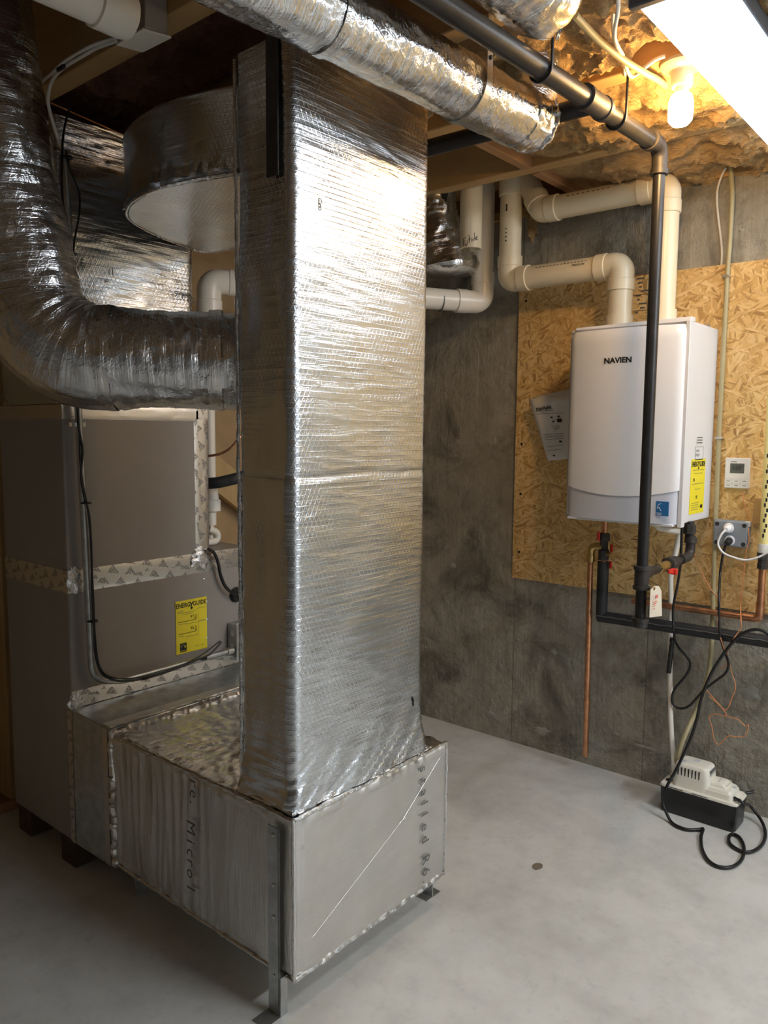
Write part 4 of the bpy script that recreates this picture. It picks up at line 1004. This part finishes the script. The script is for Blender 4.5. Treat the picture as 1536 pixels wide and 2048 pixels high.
# ================================================================== BLACK IRON GAS LINE
GY = .92
ga, gb = on(870, -3, 'Y', GY), on(1310, 283, 'Y', GY)
gz = lambda x: 2.198+(x-1.22)*(2.238-2.198)/1.1
rx_ = on(1299, 800, 'Y', GY).x
gp_ = thing('gas_pipe', 'black iron gas pipe crossing overhead and dropping before the heater to a drip leg', 'pipe', (rx_, GY, .81))
PRO, PRG = .0235, .0172
G().cyl((-.9, GY, gz(-.9)), (rx_-.02, GY, gz(rx_)), PRO, 28).build('overhead_pipe', 'iron', gp_)
xc = on(1188, 207, 'Y', GY).x
G().lathe((xc-.06, GY, gz(xc)), (1, .0, .036), [(0, .025), (.002, .031), (.018, .031), (.02, .028), (.10, .028), (.102, .031), (.118, .031), (.12, .025)], 28).build('coupling', 'iron_fit', gp_)
G().cyl((xc, GY, gz(xc)), (xc, 2.4, gz(xc)+.02), .0235, 24).build('branch_pipe', 'iron', gp_)
arc = fillet([(rx_-.085, GY, gz(rx_)), (rx_, GY, gz(rx_)+.003), (rx_, GY, gz(rx_)-.075)], .035, 10)
rad = [.026-.004*k/(len(arc)-1) for k in range(len(arc))]
g = G().tube(arc, rad, 28); g.lathe(V((rx_, GY, gz(rx_)-.062)), (0, 0, -1), [(0, .022), (.001, .0255), (.016, .0255), (.018, .018)], 28); g.lathe(V((rx_-.07, GY, gz(rx_))), (-1, 0, 0), [(0, .026), (.001, .030), (.016, .030), (.018, .024)], 28)
g.build('elbow', 'iron_fit', gp_)
tz = on(1290, 1155, 'Y', GY).z
G().cyl((rx_, GY, tz), (rx_, GY, gz(rx_)-.03), PRG, 28).build('riser', 'iron', gp_)
G().lathe((rx_, GY, tz-.034), (0, 0, 1), [(0, .018), (.001, .0262), (.011, .0262), (.012, .0225), (.062, .0225), (.063, .0262), (.074, .0262), (.075, .018)], 28).build('tee', 'iron_fit', gp_)
bz = on(1285, 1245, 'Y', GY).z
G().cyl((rx_, GY, bz), (rx_, GY, tz-.02), PRG*.97, 28).build('drip_leg', 'iron', gp_)
G().lathe((rx_, GY, bz-.012), (0, 0, 1), [(0, .018), (.003, .0225), (.02, .0225), (.021, .0262), (.031, .0262), (.032, .018)], 28).build('end_cap', 'iron_fit', gp_)
hx, hz = 2.772, 1.0
tzz = tz+.012
def fitting(x0, x1, r, n, mat, name): return G().lathe((x0, GY, tzz+(x0-rx_)*.02), (1, 0, .02), [(0, r*.85), (.002, r), (x1-x0-.002, r), (x1-x0, r*.85)], n).build(name, mat, gp_)
G().cyl((rx_, GY, tzz), (hx-.02, GY, tzz+.008), .0115, 20).build('branch', 'iron', gp_)
fitting(rx_+.015, rx_+.045, .0175, 24, 'iron_fit', 'tee_outlet')
fitting(rx_+.045, rx_+.13, .0135, 24, 'iron', 'nipple')
fitting(rx_+.13, rx_+.165, .019, 6, 'brass', 'valve_body'); fitting(rx_+.165, rx_+.21, .0155, 20, 'brass', 'valve_neck')
vq = on(1343, 1143, 'Y', GY-.03)
G().obox((vq.x, GY-.030, vq.z), (.026, 0, -.003), (0, .004, 0), (0, 0, .008)).obox((vq.x+.016, GY-.033, vq.z-.002), (.007, 0, 0), (0, .010, 0), (0, 0, .010)).build('valve_handle', 'red', gp_, .003)
fitting(rx_+.215, rx_+.25, .025, 8, 'iron_fit', 'union_nut'); fitting(rx_+.25, rx_+.30, .020, 6, 'iron_fit', 'union_end')
arc = fillet([(hx-.09, GY, tzz+.006), (hx, GY, tzz+.008), (hx, GY, tzz+.08)], .03, 8)
g = G().tube(arc, .0165, 20); g.lathe((hx, GY, tzz+.055), (0, 0, 1), [(0, .0165), (.001, .021), (.018, .021), (.02, .014)], 20); g.build('elbow', 'iron_fit', gp_)
G().cyl((hx, GY+.006, tzz+.055), (hx, GY+.006, HZ0+.01), .0145, 20).build('nipple', 'iron', gp_)
G().lathe((hx, GY+.006, HZ0-.035), (0, 0, 1), [(0, .016), (.002, .0225), (.033, .0225), (.035, .016)], 8).build('union_nut', 'iron_fit', gp_)
# wire hangers
for px_, py_ in ((1082, 120), (1232, 235)):
    x = on(px_, py_, 'Y', GY).x; pts = [V((x, GY-.029, JB+.05)), V((x, GY-.0275, gz(x)+.01))]
    pts += [V((x, GY+.027*math.cos(a), gz(x)+.027*math.sin(a))) for a in [math.pi+math.pi*k/12 for k in range(13)]] + [V((x, GY+.0275, gz(x)+.02)), V((x, GY+.016, gz(x)+.034))]
    G().tube(pts, .0035, 8).build('hanger', 'iron', gp_)
tg = thing('inspection_tag', 'pale manila tag with red print hanging from the gas pipe tee', 'tag', on(1312, 1235, 'Y', GY-.04))
A, B, C_, D_ = on(1301, 1180, 'Y', GY-.043), on(1318, 1172, 'Y', GY-.043), on(1324, 1232, 'Y', GY-.036), on(1299, 1235, 'Y', GY-.036)
A2, B2 = on(1309, 1172, 'Y', GY-.043), on(1323, 1182, 'Y', GY-.043)
card = G().prism([A, D_, C_, B2, B, A2], (0, .0008, 0)).build('card', 'manila', tg, smooth=False)
q = on(1309, 1177, 'Y', GY-.0445); G().lathe(q, (0, -1, 0), [(0, .006), (.0008, .0055)], 14).build('eyelet', 'brass', card)
for x, y, w_, h_ in ((1314, 1193, .010, .005), (1312, 1203, .012, .0015), (1311, 1207, .012, .0015), (1309, 1212, .012, .001), (1306, 1200, .001, .014), (1308, 1218, .012, .001)):
    q = on(x, y, 'Y', GY-.0445); G().obox(q, (w_*.8, 0, 0), (0, .0002, 0), (0, 0, h_)).build('red_print', 'red_ink', card, smooth=False)
G().tube(smooth_path([on(1309, 1177, 'Y', GY-.045), on(1304, 1172, 'Y', GY-.047), on(1296, 1170, 'Y', GY-.043)]), .0009, 6).build('string', 'steel', tg)

# ================================================================== WATER PIPING UNDER THE HEATER
IX = 2.90
ins = thing('insulated_pipe', 'long black foam insulated pipe running low along the concrete wall', 'pipe', (IX, 1.3, .66))
i0, i1 = on(1197, 1232, 'X', IX), on(1536, 1283, 'X', IX); d = (i1-i0).normalized(); i2 = i0+d*2.2
G().tube([i0.lerp(i2, k/60)+V((0, 0, .002*nz(k*.7, 1, 1))) for k in range(61)], .0225, 20).build('foam_sleeve', 'rubber', ins)
seam = [i0.lerp(i2, k/120)+V((-.0215, 0, .006+.0035*nz(k*.9, 3, 1))) for k in range(121)]
G().tube(seam, [.0022+.0012*nz(k*1.3, 1, 5) for k in range(121)], 6).build('glued_seam', 'grey_ink', ins)
vtop = on(1199, 1122, 'X', IX)
G().cyl((IX, i0.y-.012, i0.z), (IX, i0.y-.012, vtop.z), .0225, 20).build('foam_sleeve', 'rubber', ins)
hv = thing('service_valves', 'brass service valve set with red handles under the heater left side', 'valve', (IX, i0.y, vtop.z))
vy = i0.y-.012
G().cyl((IX, vy, vtop.z-.02), (IX, vy, HZ0+.02), .011, 16).build('copper_stub', 'copper', hv)
G().lathe((IX, vy, vtop.z+.005), (0, 0, 1), [(0, .014), (.002, .022), (.04, .022), (.045, .017), (.075, .017), (.08, .024), (.105, .024), (.11, .015)], 8).build('valve_body', 'iron_fit', hv)
G().lathe((IX, vy, HZ0-.03), (0, 0, 1), [(0, .014), (.003, .022), (.028, .022), (.03, .015)], 6).build('union_nut', 'brass', hv)
vq = on(1216, 1110, 'X', IX-.02); vy2 = vq.y-.010
G().cyl((IX, vy, vq.z), (IX-.01, vy2, vq.z), .009, 14).build('valve_stem', 'brass', hv)
G().obox((IX-.012, vy2, on(1216, 1095, 'X', IX).z), (.006, .007, 0), (-.002, .002, 0), (0, 0, .016)).build('valve_handle', 'red', hv, .003)
G().obox((IX-.012, vy2+.002, on(1216, 1128, 'X', IX).z), (.006, .007, 0), (-.002, .002, 0), (0, 0, .015)).build('valve_handle', 'red', hv, .003)
q = on(1198, 1072, 'X', IX-.02); G().obox((IX-.025, q.y, q.z), (.006, .004, 0), (-.003, .005, 0), (0, 0, .018)).build('valve_handle', 'red', hv, .003)
cyy = on(1180, 1150, 'X', IX).y; czt = on(1182, 1100, 'X', IX).z
q = on(1183, 1098, 'X', IX-.01)
arc = fillet([(IX, vy, q.z+.012), (IX, cyy, q.z+.012), (IX, cyy, q.z-.05)], .025, 8)
g = G().tube(arc, .016, 16); g.lathe((IX, cyy, q.z-.055), (0, 0, 1), [(0, .013), (.002, .019), (.03, .019), (.032, .016)], 16); g.build('relief_elbow', 'brass', hv)
dr = thing('drain_pipe', 'bare copper relief pipe dropping down the concrete to the floor', 'pipe', (IX, cyy, .07))
be = on(1171, 1512, 'X', IX+.02)
G().cyl((IX+.02, be.y, be.z), (IX, cyy, q.z-.045), .0115, 16).build('pipe', 'copper', dr)
m_ = V((IX+.02, be.y, be.z)).lerp(V((IX, cyy, q.z-.045)), .27); dd = (V((IX, cyy, q.z))-V((IX+.02, be.y, be.z))).normalized()
G().cyl(m_-dd*.02, m_+dd*.02, .0132, 16).build('coupling', 'copper', dr)
# cold water line at the right
WXp = 2.945
wl_ = thing('water_line', 'copper water pipe turning up into a yellow printed plastic pipe at the right', 'pipe', on(1520, 1238, 'X', WXp))
wa, wb = on(1325, 1212, 'X', WXp), on(1519, 1238, 'X', WXp); wtop = on(1524, 1135, 'X', WXp)
arc = fillet([wb+V((0, .06, 0)), wb, wb+V((0, 0, .06))], .02, 8)
G().cyl(wa+V((0, .12, .002)), wb, .0115, 16).build('pipe', 'copper', wl_)
g = G().tube(arc, .0145, 16); g.build('elbow', 'copper', wl_)
G().cyl(wb, V((WXp, wb.y, wtop.z)), .0125, 16).build('pipe', 'copper', wl_)
G().lathe((WXp, wb.y, wtop.z-.005), (0, 0, 1), [(0, .014), (.002, .019), (.018, .019), (.02, .017), (.034, .017), (.036, .021), (.058, .021), (.06, .017)], 8).build('adapter', 'iron_fit', wl_)
yp0 = V((WXp, wb.y, wtop.z+.03)); yp1 = on(1532, 950, 'X', WXp)
G().cyl(yp0, V((WXp, wb.y, 2.5)), .0165, 18).build('plastic_pipe', 'pale_yellow', wl_)
G().cyl(yp0, yp0+V((0, 0, .055)), .0185, 18).build('white_collar', 'white_paper', wl_)
vww = V((-WXp, -wb.y, 0)).normalized(); va = math.atan2(vww.y, vww.x)
for k in range(16):
    zz = yp0.z+.085+.018*k+(.01 if k > 8 else 0); c = V((WXp+.0167*math.cos(va), wb.y+.0167*math.sin(va), zz)); t_ = V((-math.sin(va), math.cos(va), 0))
    G().obox(c+t_*(.004*((k % 3)-1)), t_*.003, vww*.0004, V((0, 0, .0065))).build('printed_mark', 'ink', wl_, smooth=False)
# condensate line from the heater to the pump
CXp = 2.955
ch = on(1340, 1085, 'X', CXp)
cn = thing('condensate_line', 'thin white plastic drain pipe dropping from the heater to the pump', 'pipe', on(1342, 1520, 'X', CXp))
a0 = on(1342, 1082, 'X', 2.86); yy = a0.y
cb = on(1345, 1545, 'X', 2.86)
g = G().tube(fillet([(2.86, on(1312, 1070, 'X', 2.86).y, HZ0+.01), (2.86, on(1312, 1070, 'X', 2.86).y, HZ0-.035), (2.90, yy, HZ0-.045), (2.95, yy, HZ0-.05), (2.95, on(1341, 1160, 'X', 2.95).y, .86)], .02, 6), .0105, 14); g.build('pipe', 'pvc_white', cn)
g = G().lathe((2.86, on(1312, 1070, 'X', 2.86).y, HZ0-.03), (0, 0, 1), [(0, .013), (.002, .018), (.03, .018), (.032, .012)], 16); g.build('tee', 'pvc', cn)
d0 = V((2.95, on(1341, 1160, 'X', 2.95).y, .86))
G().tube(smooth_path([d0, on(1342, 1210, 'X', 2.955), on(1341, 1260, 'X', 2.955), on(1340, 1340, 'X', 2.955), on(1342, 1450, 'X', 2.93), on(1347, 1520, 'X', 2.90), on(1348, 1558, 'X', 2.875), on(1348, 1580, 'X', 2.87)]), .0095, 14).build('pipe', 'pvc_white', cn)
q0, q1 = on(1346, 1275, 'X', 2.94), on(1338, 1345, 'X', 2.94)
G().tube([q0.lerp(q1, k/12)+V((-.004, .002*nz(k, 2, 2), 0)) for k in range(13)], [.009+.004*nz(k*.8, 1, 4) for k in range(13)], 10).build('black_tape', 'black', cn)

# ================================================================== CONDENSATE PUMP
pc0, pc1 = on(1470, 1668, 'Z', 0), on(1318, 1620, 'Z', 0)
pY0, pY1, pX0 = pc0.y, pc1.y, (pc0.x+pc1.x)/2; pX1 = pX0+.125
pm = thing('condensate_pump', 'small condensate pump with black tank and ivory vented motor cover on the floor', 'pump', ((pX0+pX1)/2, (pY0+pY1)/2, 0))
TZ = .098
rs = [rrect(pX0+i_, pX1-i_, pY0+i_, pY1-i_, .014, z, 60) for i_, z in ((.03, .001), (.004, .001), (.002, .004), (0, .05), (-.002, TZ-.004), (-.003, TZ))]
G().rings(rs, True, True).build('tank', 'black', pm)
rs = [rrect(pX0-.003+i_, pX1+.003-i_, pY0-.003+i_, pY1+.003-i_, .014, z, 60) for i_, z in ((0, TZ), (0, TZ+.006), (.002, TZ+.009), (.01, TZ+.009))]
G().rings(rs, True, True).build('lid', 'pump_white', pm)
def hump(x0, x1, y0, y1, z0, z1, rad, name, taper=.006):
    rs = [rrect(x0+i_, x1-i_, y0+i_, y1-i_, max(.004, rad), z, 64) for i_, z in ((0, z0), (taper*.5, z0+(z1-z0)*.6), (taper, z1-.012), (taper+.003, z1-.004), (taper+.008, z1-.0005), (taper+.02, z1))]
    return G().rings(rs, True, True).build(name, 'pump_white', pm)
mot = hump(pX0+.012, pX1-.008, pY0+.10, pY1-.035, TZ+.008, TZ+.098, .018, 'motor_cover')
swt = hump(pX0+.012, pX1-.008, pY0+.018, pY0+.125, TZ+.008, TZ+.040, .012, 'switch_cover')
hump(pX0+.030, pX1-.012, pY0+.045, pY0+.115, TZ+.036, TZ+.052, .010, 'cover_step')
for k in range(7): G().box((pX0+.0145, pY1-.060-.0125*k, TZ+.050), (pX0+.019, pY1-.056-.0125*k, TZ+.083)).build('vent_slot', 'dark_slot', mot)
for k in range(7): G().box((pX0+.035+.009*k, pY0+.1035, TZ+.058), (pX0+.0375+.009*k, pY0+.107, TZ+.088)).build('vent_slot', 'grey_ink', mot)
for y0, y1 in ((pY0+.10, pY0+.155), (pY0+.185, pY0+.235)): G().box((pX0-.004, y0, TZ+.0035), (pX0-.0028, y1, TZ+.0055)).build('lid_slot', 'dark_slot', pm)
for y in (pY1-.018, pY0+.010): G().lathe((pX0+.045, y, TZ+.0092), (0, 0, 1), [(0, .014), (.0006, .0135)], 18).build('inlet_hole', 'dark_slot', pm)
for c, s in (((pX0+.075, pY0+.03), .008), ((pX0+.08, pY0+.165), .012), ((pX0+.045, pY1-.065), .011)):
    z = TZ+.0402 if s == .008 else TZ+.0984
    G().obox((c[0], c[1], z), (s, 0, 0), (0, s*.8, 0), (0, 0, .0003)).build('sticker', 'panel', pm, smooth=False)
G().cyl((pX1-.01, pY0+.0, TZ+.012), (pX1+.012, pY0-.02, TZ+.014), .006, 10).build('check_valve', 'black', pm)
G().cyl((pX1-.015, pY1-.02, TZ+.006), (pX1-.015, pY1-.02, TZ+.03), .009, 12).build('outlet_barb', 'black', pm)

# ================================================================== CONTROLS, OUTLET, CORDS
th = thing('thermostat', 'white heater remote control with grey screen mounted on the strand board', 'controller', on(1475, 985, 'X', OX))
tl, brr = on(1452, 913, 'X', OX-.012), on(1497, 981, 'X', OX-.012); ty0, ty1 = brr.y, tl.y; tz0, tz1 = brr.z+.006, tl.z-.004
G().box((OX-.018, ty0, tz0), (OX-.0003, ty1, tz1)).build('body', 'white', th, .003)
W_, H_ = ty1-ty0, tz1-tz0; fx = OX-.018
uv = lambda u, v: V((fx-.0004, ty1-u*W_, tz0+v*H_))
def panel(u0, u1, v0, v1, mat, name, par=th, t=.0008): a, b = uv(u0, v0), uv(u1, v1); return G().box((fx-t, a.y, a.z), (fx-.0001, b.y, b.z)).build(name, mat, par, smooth=False)
scr = panel(.22, .80, .50, .82, 'lcd', 'screen')
text('125', .019, uv(.48, .665)+V((-.0008, 0, 0)), YM, EZ, 'ink', scr, 'readout'); text('°', .016, uv(.68, .67)+V((-.0008, 0, 0)), YM, EZ, 'ink', scr, 'readout')
for v in (.305, .155, .02): panel(.02, .98, v, v+.006, 'panel', 'button_gap')
for u in (.33, .66): panel(u, u+.008, .02, .305, 'panel', 'button_gap')
for r_ in (.085, .23):
    for u in (.17, .5, .83): panel(u-.07, u+.07, r_, r_+.016, 'grey_ink', 'button_legend')
panel(.24, .48, .865, .885, 'grey_ink', 'printed_logo')

rb = thing('outlet_box', 'grey weatherproof outlet box with two round receptacles on the strand board', 'electrical box', on(1462, 1098, 'X', OX))
r0, r1 = on(1429, 1040, 'X', OX-.035), on(1494, 1096, 'X', OX-.035); ry0, ry1, rz0, rz1 = r1.y, r0.y, r1.z, r0.z
G().box((OX-.030, ry0-.003, rz0-.003), (OX-.0003, ry1+.003, rz1+.003)).build('body', 'box_grey', rb, .008)
G().box((OX-.040, ry0, rz0), (OX-.030, ry1, rz1)).build('cover', 'box_grey', rb, .004)
for y, z in ((ry0+.012, rz0+.012), (ry1-.012, rz0+.012), (ry0+.012, rz1-.012), (ry1-.012, rz1-.012)): G().lathe((OX-.040, y, z), (-1, 0, 0), [(0, .008), (.001, .007), (.0012, .003)], 14).build('cover_screw', 'iron_fit', rb)
pl1, pl2 = on(1457, 1056, 'X', OX-.042), on(1459, 1081, 'X', OX-.042)
for q in (pl1, pl2): G().lathe((OX-.0395, q.y, q.z), (-1, 0, 0), [(0, .0185), (.002, .0185), (.003, .017)], 24).build('receptacle', 'white', rb)
clip = on(1497, 1048, 'X', OX-.02); G().obox(clip, (.012, 0, 0), (0, .008, 0), (0, 0, .010)).build('cable_clip', 'white', rb, .002)
wc = thing('power_cord', 'white power cord plugged in the top receptacle and trailing right', 'cord', pl1)
G().lathe((OX-.042, pl1.y, pl1.z), (-1, 0, -.15), [(0, .013), (.02, .013), (.03, .008)], 16).build('plug', 'white', wc)
G().tube(smooth_path([V((OX-.068, pl1.y, pl1.z-.003))] + [on(x, y, 'X', OX-.08) for x, y in ((1442, 1070), (1436, 1088), (1446, 1105), (1465, 1114), (1490, 1120), (1515, 1115), (1540, 1102), (1580, 1080))]), .0038, 10).build('jacket', 'white', wc)
hc = thing('heater_cord', 'black power cord looping down the concrete from heater to lower receptacle', 'cord', pl2)
G().lathe((OX-.042, pl2.y, pl2.z), (-1, 0, -.3), [(0, .0125), (.02, .0125), (.03, .008)], 16).build('plug', 'black', hc)
hp = [V((OX-.066, pl2.y, pl2.z-.008))] + [on(x, y, 'X', 2.935) for x, y in ((1449, 1096), (1444, 1120), (1440, 1150))] + [on(x, y, 'X', 2.86) for x, y in ((1438, 1200), (1438, 1245), (1441, 1275))] + [on(x, y, 'X', 2.93) for x, y in ((1449, 1303), (1457, 1325), (1452, 1345), (1430, 1363), (1408, 1380), (1392, 1398), (1378, 1412), (1362, 1417), (1348, 1411), (1344, 1395), (1350, 1377), (1366, 1358), (1378, 1340), (1380, 1325), (1372, 1312), (1358, 1296), (1350, 1280))] + [on(x, y, 'X', 2.855) for x, y in ((1348, 1262), (1346, 1240), (1347, 1210), (1354, 1175), (1359, 1145))] + [on(x, y, 'X', 2.82) for x, y in ((1362, 1110), (1363, 1075), (1364, 1050))]
G().tube(smooth_path(hp, 5), .0046, 10).build('jacket', 'cord', hc)
pk = thing('pump_cord', 'long black pump cord coiling on the floor and rising towards the right', 'cord', on(1440, 1735, 'Z', .01))
fl = lambda x, y: on(x, y, 'Z', .008)
pp_ = [V((pX0+.03, pY0+.016, TZ+.02)), V((pX0+.02, pY0-.02, TZ+.012)), on(1500, 1612, 'Z', .055), on(1522, 1640, 'Z', .02)] + [fl(x, y) for x, y in ((1531, 1668), (1522, 1692), (1500, 1704), (1478, 1700), (1460, 1687), (1458, 1674), (1466, 1668), (1480, 1676), (1488, 1695), (1484, 1718), (1466, 1733), (1440, 1734), (1418, 1722), (1405, 1700), (1402, 1675), (1406, 1658))] + [fl(1398, 1659), fl(1375, 1659), fl(1354, 1652), fl(1342, 1643), on(1333, 1626, 'X', pX0-.06), on(1326, 1605, 'X', pX0-.045), on(1333, 1575, 'X', pX0-.035), on(1352, 1540, 'X', pX0), on(1378, 1485, 'X', pX0+.03), on(1393, 1440, 'X', pX0+.04), on(1402, 1400, 'X', pX0+.04), on(1420, 1352, 'X', pX0+.04), on(1447, 1308, 'X', pX0+.03), on(1475, 1275, 'X', pX0+.03), on(1503, 1260, 'X', pX0+.03), on(1530, 1264, 'X', pX0+.03), on(1570, 1300, 'X', pX0+.03)]
G().tube(smooth_path(pp_, 6), .0056, 10).build('jacket', 'cord', pk)
# drain tube from pump to ceiling
dt = thing('drain_tube', 'yellowed plastic tube stapled up the strand board from pump to ceiling', 'tube', on(1350, 1535, 'X', 2.88))
tp = [V((pX1-.015, pY1-.02, TZ+.028))] + [on(x, y, 'X', 2.90) for x, y in ((1352, 1525), (1366, 1480))] + [on(x, y, 'X', 2.955) for x, y in ((1388, 1430), (1408, 1380), (1420, 1330))] + [on(x, y, 'X', 2.965) for x, y in ((1424, 1270), (1427, 1180))] + [on(x, y, 'X', 2.978) for x, y in ((1429, 1090), (1434, 980), (1438, 870), (1446, 720), (1452, 600), (1455, 545), (1460, 480), (1464, 400), (1463, 360))] + [on(1459, 310, 'X', 2.96), on(1455, 275, 'X', 2.9), on(1445, 240, 'X', 2.8)]
G().tube(smooth_path(tp, 5), .0088, 12).build('tube', 'tube', dt)
for x, y in ((1453, 553), (1439, 876), (1428, 1183)):
    q = on(x, y, 'X', 2.978); G().box((2.966, q.y-.013, q.z-.004), (OX if y < 1190 else 2.985, q.y+.013, q.z+.004)).build('staple', 'steel', dt, .001)
cd_ = cord('white_cable', 'thin white cable curving down the concrete above the strand board', [on(1452, 335, 'X', 2.97), on(1442, 355, 'X', 2.985), on(1435, 380, 'X', 2.99), on(1434, 405, 'X', 2.995), on(1437, 440, 'X', 2.998), on(1442, 480, 'X', 2.998), on(1444, 510, 'X', 2.998), on(1441, 545, 'X', 2.999)], .0042, 'cable')
# orange control wires
def wire(label, pts, r=.0018): return cord('orange_wire', label, pts, r, 'orange', 'wire', 8, None, 5)
wire('orange control wire from the remote past the outlet box to a coil', [on(x, y, 'X', 2.972) for x, y in ((1484, 983), (1488, 1005), (1495, 1030), (1498, 1045))] + [on(x, y, 'X', 2.955) for x, y in ((1497, 1062), (1498, 1080), (1492, 1105), (1488, 1140), (1484, 1180), (1481, 1210))] + [on(x, y, 'X', 2.86) for x, y in ((1482, 1240), (1482, 1256), (1474, 1268), (1466, 1280))] + [on(x, y, 'X', 2.95) for x, y in ((1455, 1305), (1462, 1340), (1471, 1372), (1464, 1395), (1452, 1420), (1435, 1405), (1413, 1380))])
wire('thin orange wire hanging from the heater across the tube and down to frayed ends', [on(x, y, 'X', 2.86) for x, y in ((1364, 1060), (1374, 1075), (1383, 1092))] + [on(x, y, 'X', 2.955) for x, y in ((1395, 1125), (1408, 1155), (1424, 1182), (1437, 1197))] + [on(x, y, 'X', 2.862) for x, y in ((1436, 1225), (1436, 1255), (1443, 1282))] + [on(x, y, 'X', 2.945) for x, y in ((1452, 1310), (1454, 1328), (1440, 1338))])
wire('orange wire bent into an open loop low on the concrete', [on(x, y, 'X', 2.975) for x, y in ((1418, 1392), (1440, 1412), (1452, 1428), (1448, 1432), (1430, 1428), (1419, 1434), (1424, 1455), (1428, 1478), (1437, 1489), (1448, 1480), (1458, 1472), (1478, 1474), (1492, 1470), (1497, 1450), (1490, 1452), (1478, 1440), (1462, 1435), (1450, 1431))])

wb_ = solo(G().box((OX-.022, on(1540, 1040, 'X', OX).y-.25, on(1520, 1048, 'X', OX-.01).z), (OX-.0005, on(1507, 1030, 'X', OX-.01).y, on(1520, 996, 'X', OX-.01).z)), 'wood_cleat', 'wood', 'plain wooden cleat on the strand board at the right edge', 'board', bevel=.002)

# ================================================================== LIGHTS
lz = 2.275
sl_ = thing('strip_light', 'bright four foot strip light glowing white under the joists', 'lamp', (2.2, .63, lz))
l0, l1 = on(1264, 16, 'Z', lz), on(1450, -5, 'Z', lz)
LX0, LX1, LYa, LYb = l0.x-.01, l0.x+1.21, on(1536, 302, 'Z', lz).y, on(1536, 108, 'Z', lz).y
LYa, LYb = max(LYa, LYb), min(LYa, LYb)
prf = [(LYa, .032), (LYa-.004, .012), (LYa-.02, .002), (LYa-.05, 0), (LYb+.05, 0), (LYb+.02, .002), (LYb+.004, .012), (LYb, .032)]
vs = []; fs = []
for x in (LX0+.022, LX1-.022): vs += [V((x, y, lz+h_)) for y, h_ in prf]
n_ = len(prf)
for j in range(n_-1): fs.append((j, n_+j, n_+j+1, j+1))
fs += [tuple(range(n_)), tuple(range(2*n_-1, n_-1, -1)), (n_-1, 2*n_-1, n_, 0)]
G().add(vs, fs).build('diffuser', 'strip', sl_)
G().box((LX0+.01, LYb-.002, lz+.034), (LX1-.01, LYa+.002, JB-.001)).build('housing', 'lamp_body', sl_, .003)
for x in (LX0, LX1-.022): G().box((x, LYb-.004, lz-.004), (x+.022, LYa+.004, lz+.06)).build('end_cap', 'lamp_body', sl_, .004)

bq = on(1368, 212, 'Y', .775); BXc, BYc = 2.098, .775
blb = thing('bare_bulb', 'glowing warm bulb in a round porcelain holder on the joist', 'lamp', (BXc, BYc, JB))
G().lathe((BXc, BYc, JB-.0005), (0, 0, -1), [(0, .055), (.008, .056), (.016, .048), (.022, .032), (.03, .028), (.055, .027), (.06, .024)], 32).build('lamp_holder', 'socket', blb)
G().lathe((BXc, BYc, JB-.058), (0, 0, -1), [(0, .016), (.012, .017), (.02, .020)], 24).build('bulb_base', 'socket', blb)
btop = JB-.075
G().lathe((BXc, BYc, btop), (0, 0, -1), [(0, .018), (.008, .026), (.02, .030), (.05, .031), (.068, .029), (.078, .020), (.082, .004)], 32).build('bulb', 'bulb', blb)
# cables around the bulb
cord('white_cable', 'white cable dropping past the strip light end and looping near the bulb', [on(1236, -20, 'Z', 2.36), on(1236, 20, 'Z', 2.335), on(1229, 65, 'Z', 2.32), on(1234, 90, 'Z', 2.32), on(1246, 112, 'Z', 2.325), on(1254, 140, 'Z', 2.32), on(1262, 153, 'Z', 2.315), on(1272, 150, 'Z', 2.32), on(1290, 135, 'Z', 2.33), on(1310, 120, 'Z', 2.34), on(1330, 112, 'Z', 2.345)], .0048, 'cable')
cord('white_cable', 'second white cable beside the looping one above the overhead iron pipe', [on(1228, -15, 'Z', 2.36), on(1226, 40, 'Z', 2.345), on(1228, 75, 'Z', 2.34), on(1240, 100, 'Z', 2.345), on(1248, 130, 'Z', 2.34), on(1250, 150, 'Z', 2.35)], .004, 'cable')
cord('beige_tube', 'pale yellow tube threading through the glass wool towards the bulb', [on(1150, 30, 'Z', 2.33), on(1185, 68, 'Z', 2.325), on(1218, 98, 'Z', 2.32), on(1255, 125, 'Z', 2.318), on(1290, 146, 'Z', 2.32), on(1316, 160, 'Z', 2.33), on(1340, 180, 'Z', 2.345)], .0085, 'tube', 'tube')

# a second strip light of the same kind further back in the basement
sl2 = thing('strip_light', 'second strip light under the joists, in front of the first and outside the frame', 'lamp', (2.36, -.13, lz))
G().box((1.75, -.20, lz), (2.97, -.06, lz+.032)).build('diffuser', 'strip_two', sl2, .01); G().box((1.73, -.19, lz+.032), (2.99, -.07, JB-.001)).build('housing', 'lamp_body', sl2)
sl3 = thing('strip_light', 'third strip light further back in the basement, outside the frame', 'lamp', (2.0, -1.7, lz))
G().box((1.4, -1.77, lz), (2.6, -1.63, lz+.032)).build('diffuser', 'strip_three', sl3, .01); G().box((1.38, -1.76, lz+.032), (2.62, -1.64, JB-.001)).build('housing', 'lamp_body', sl3)
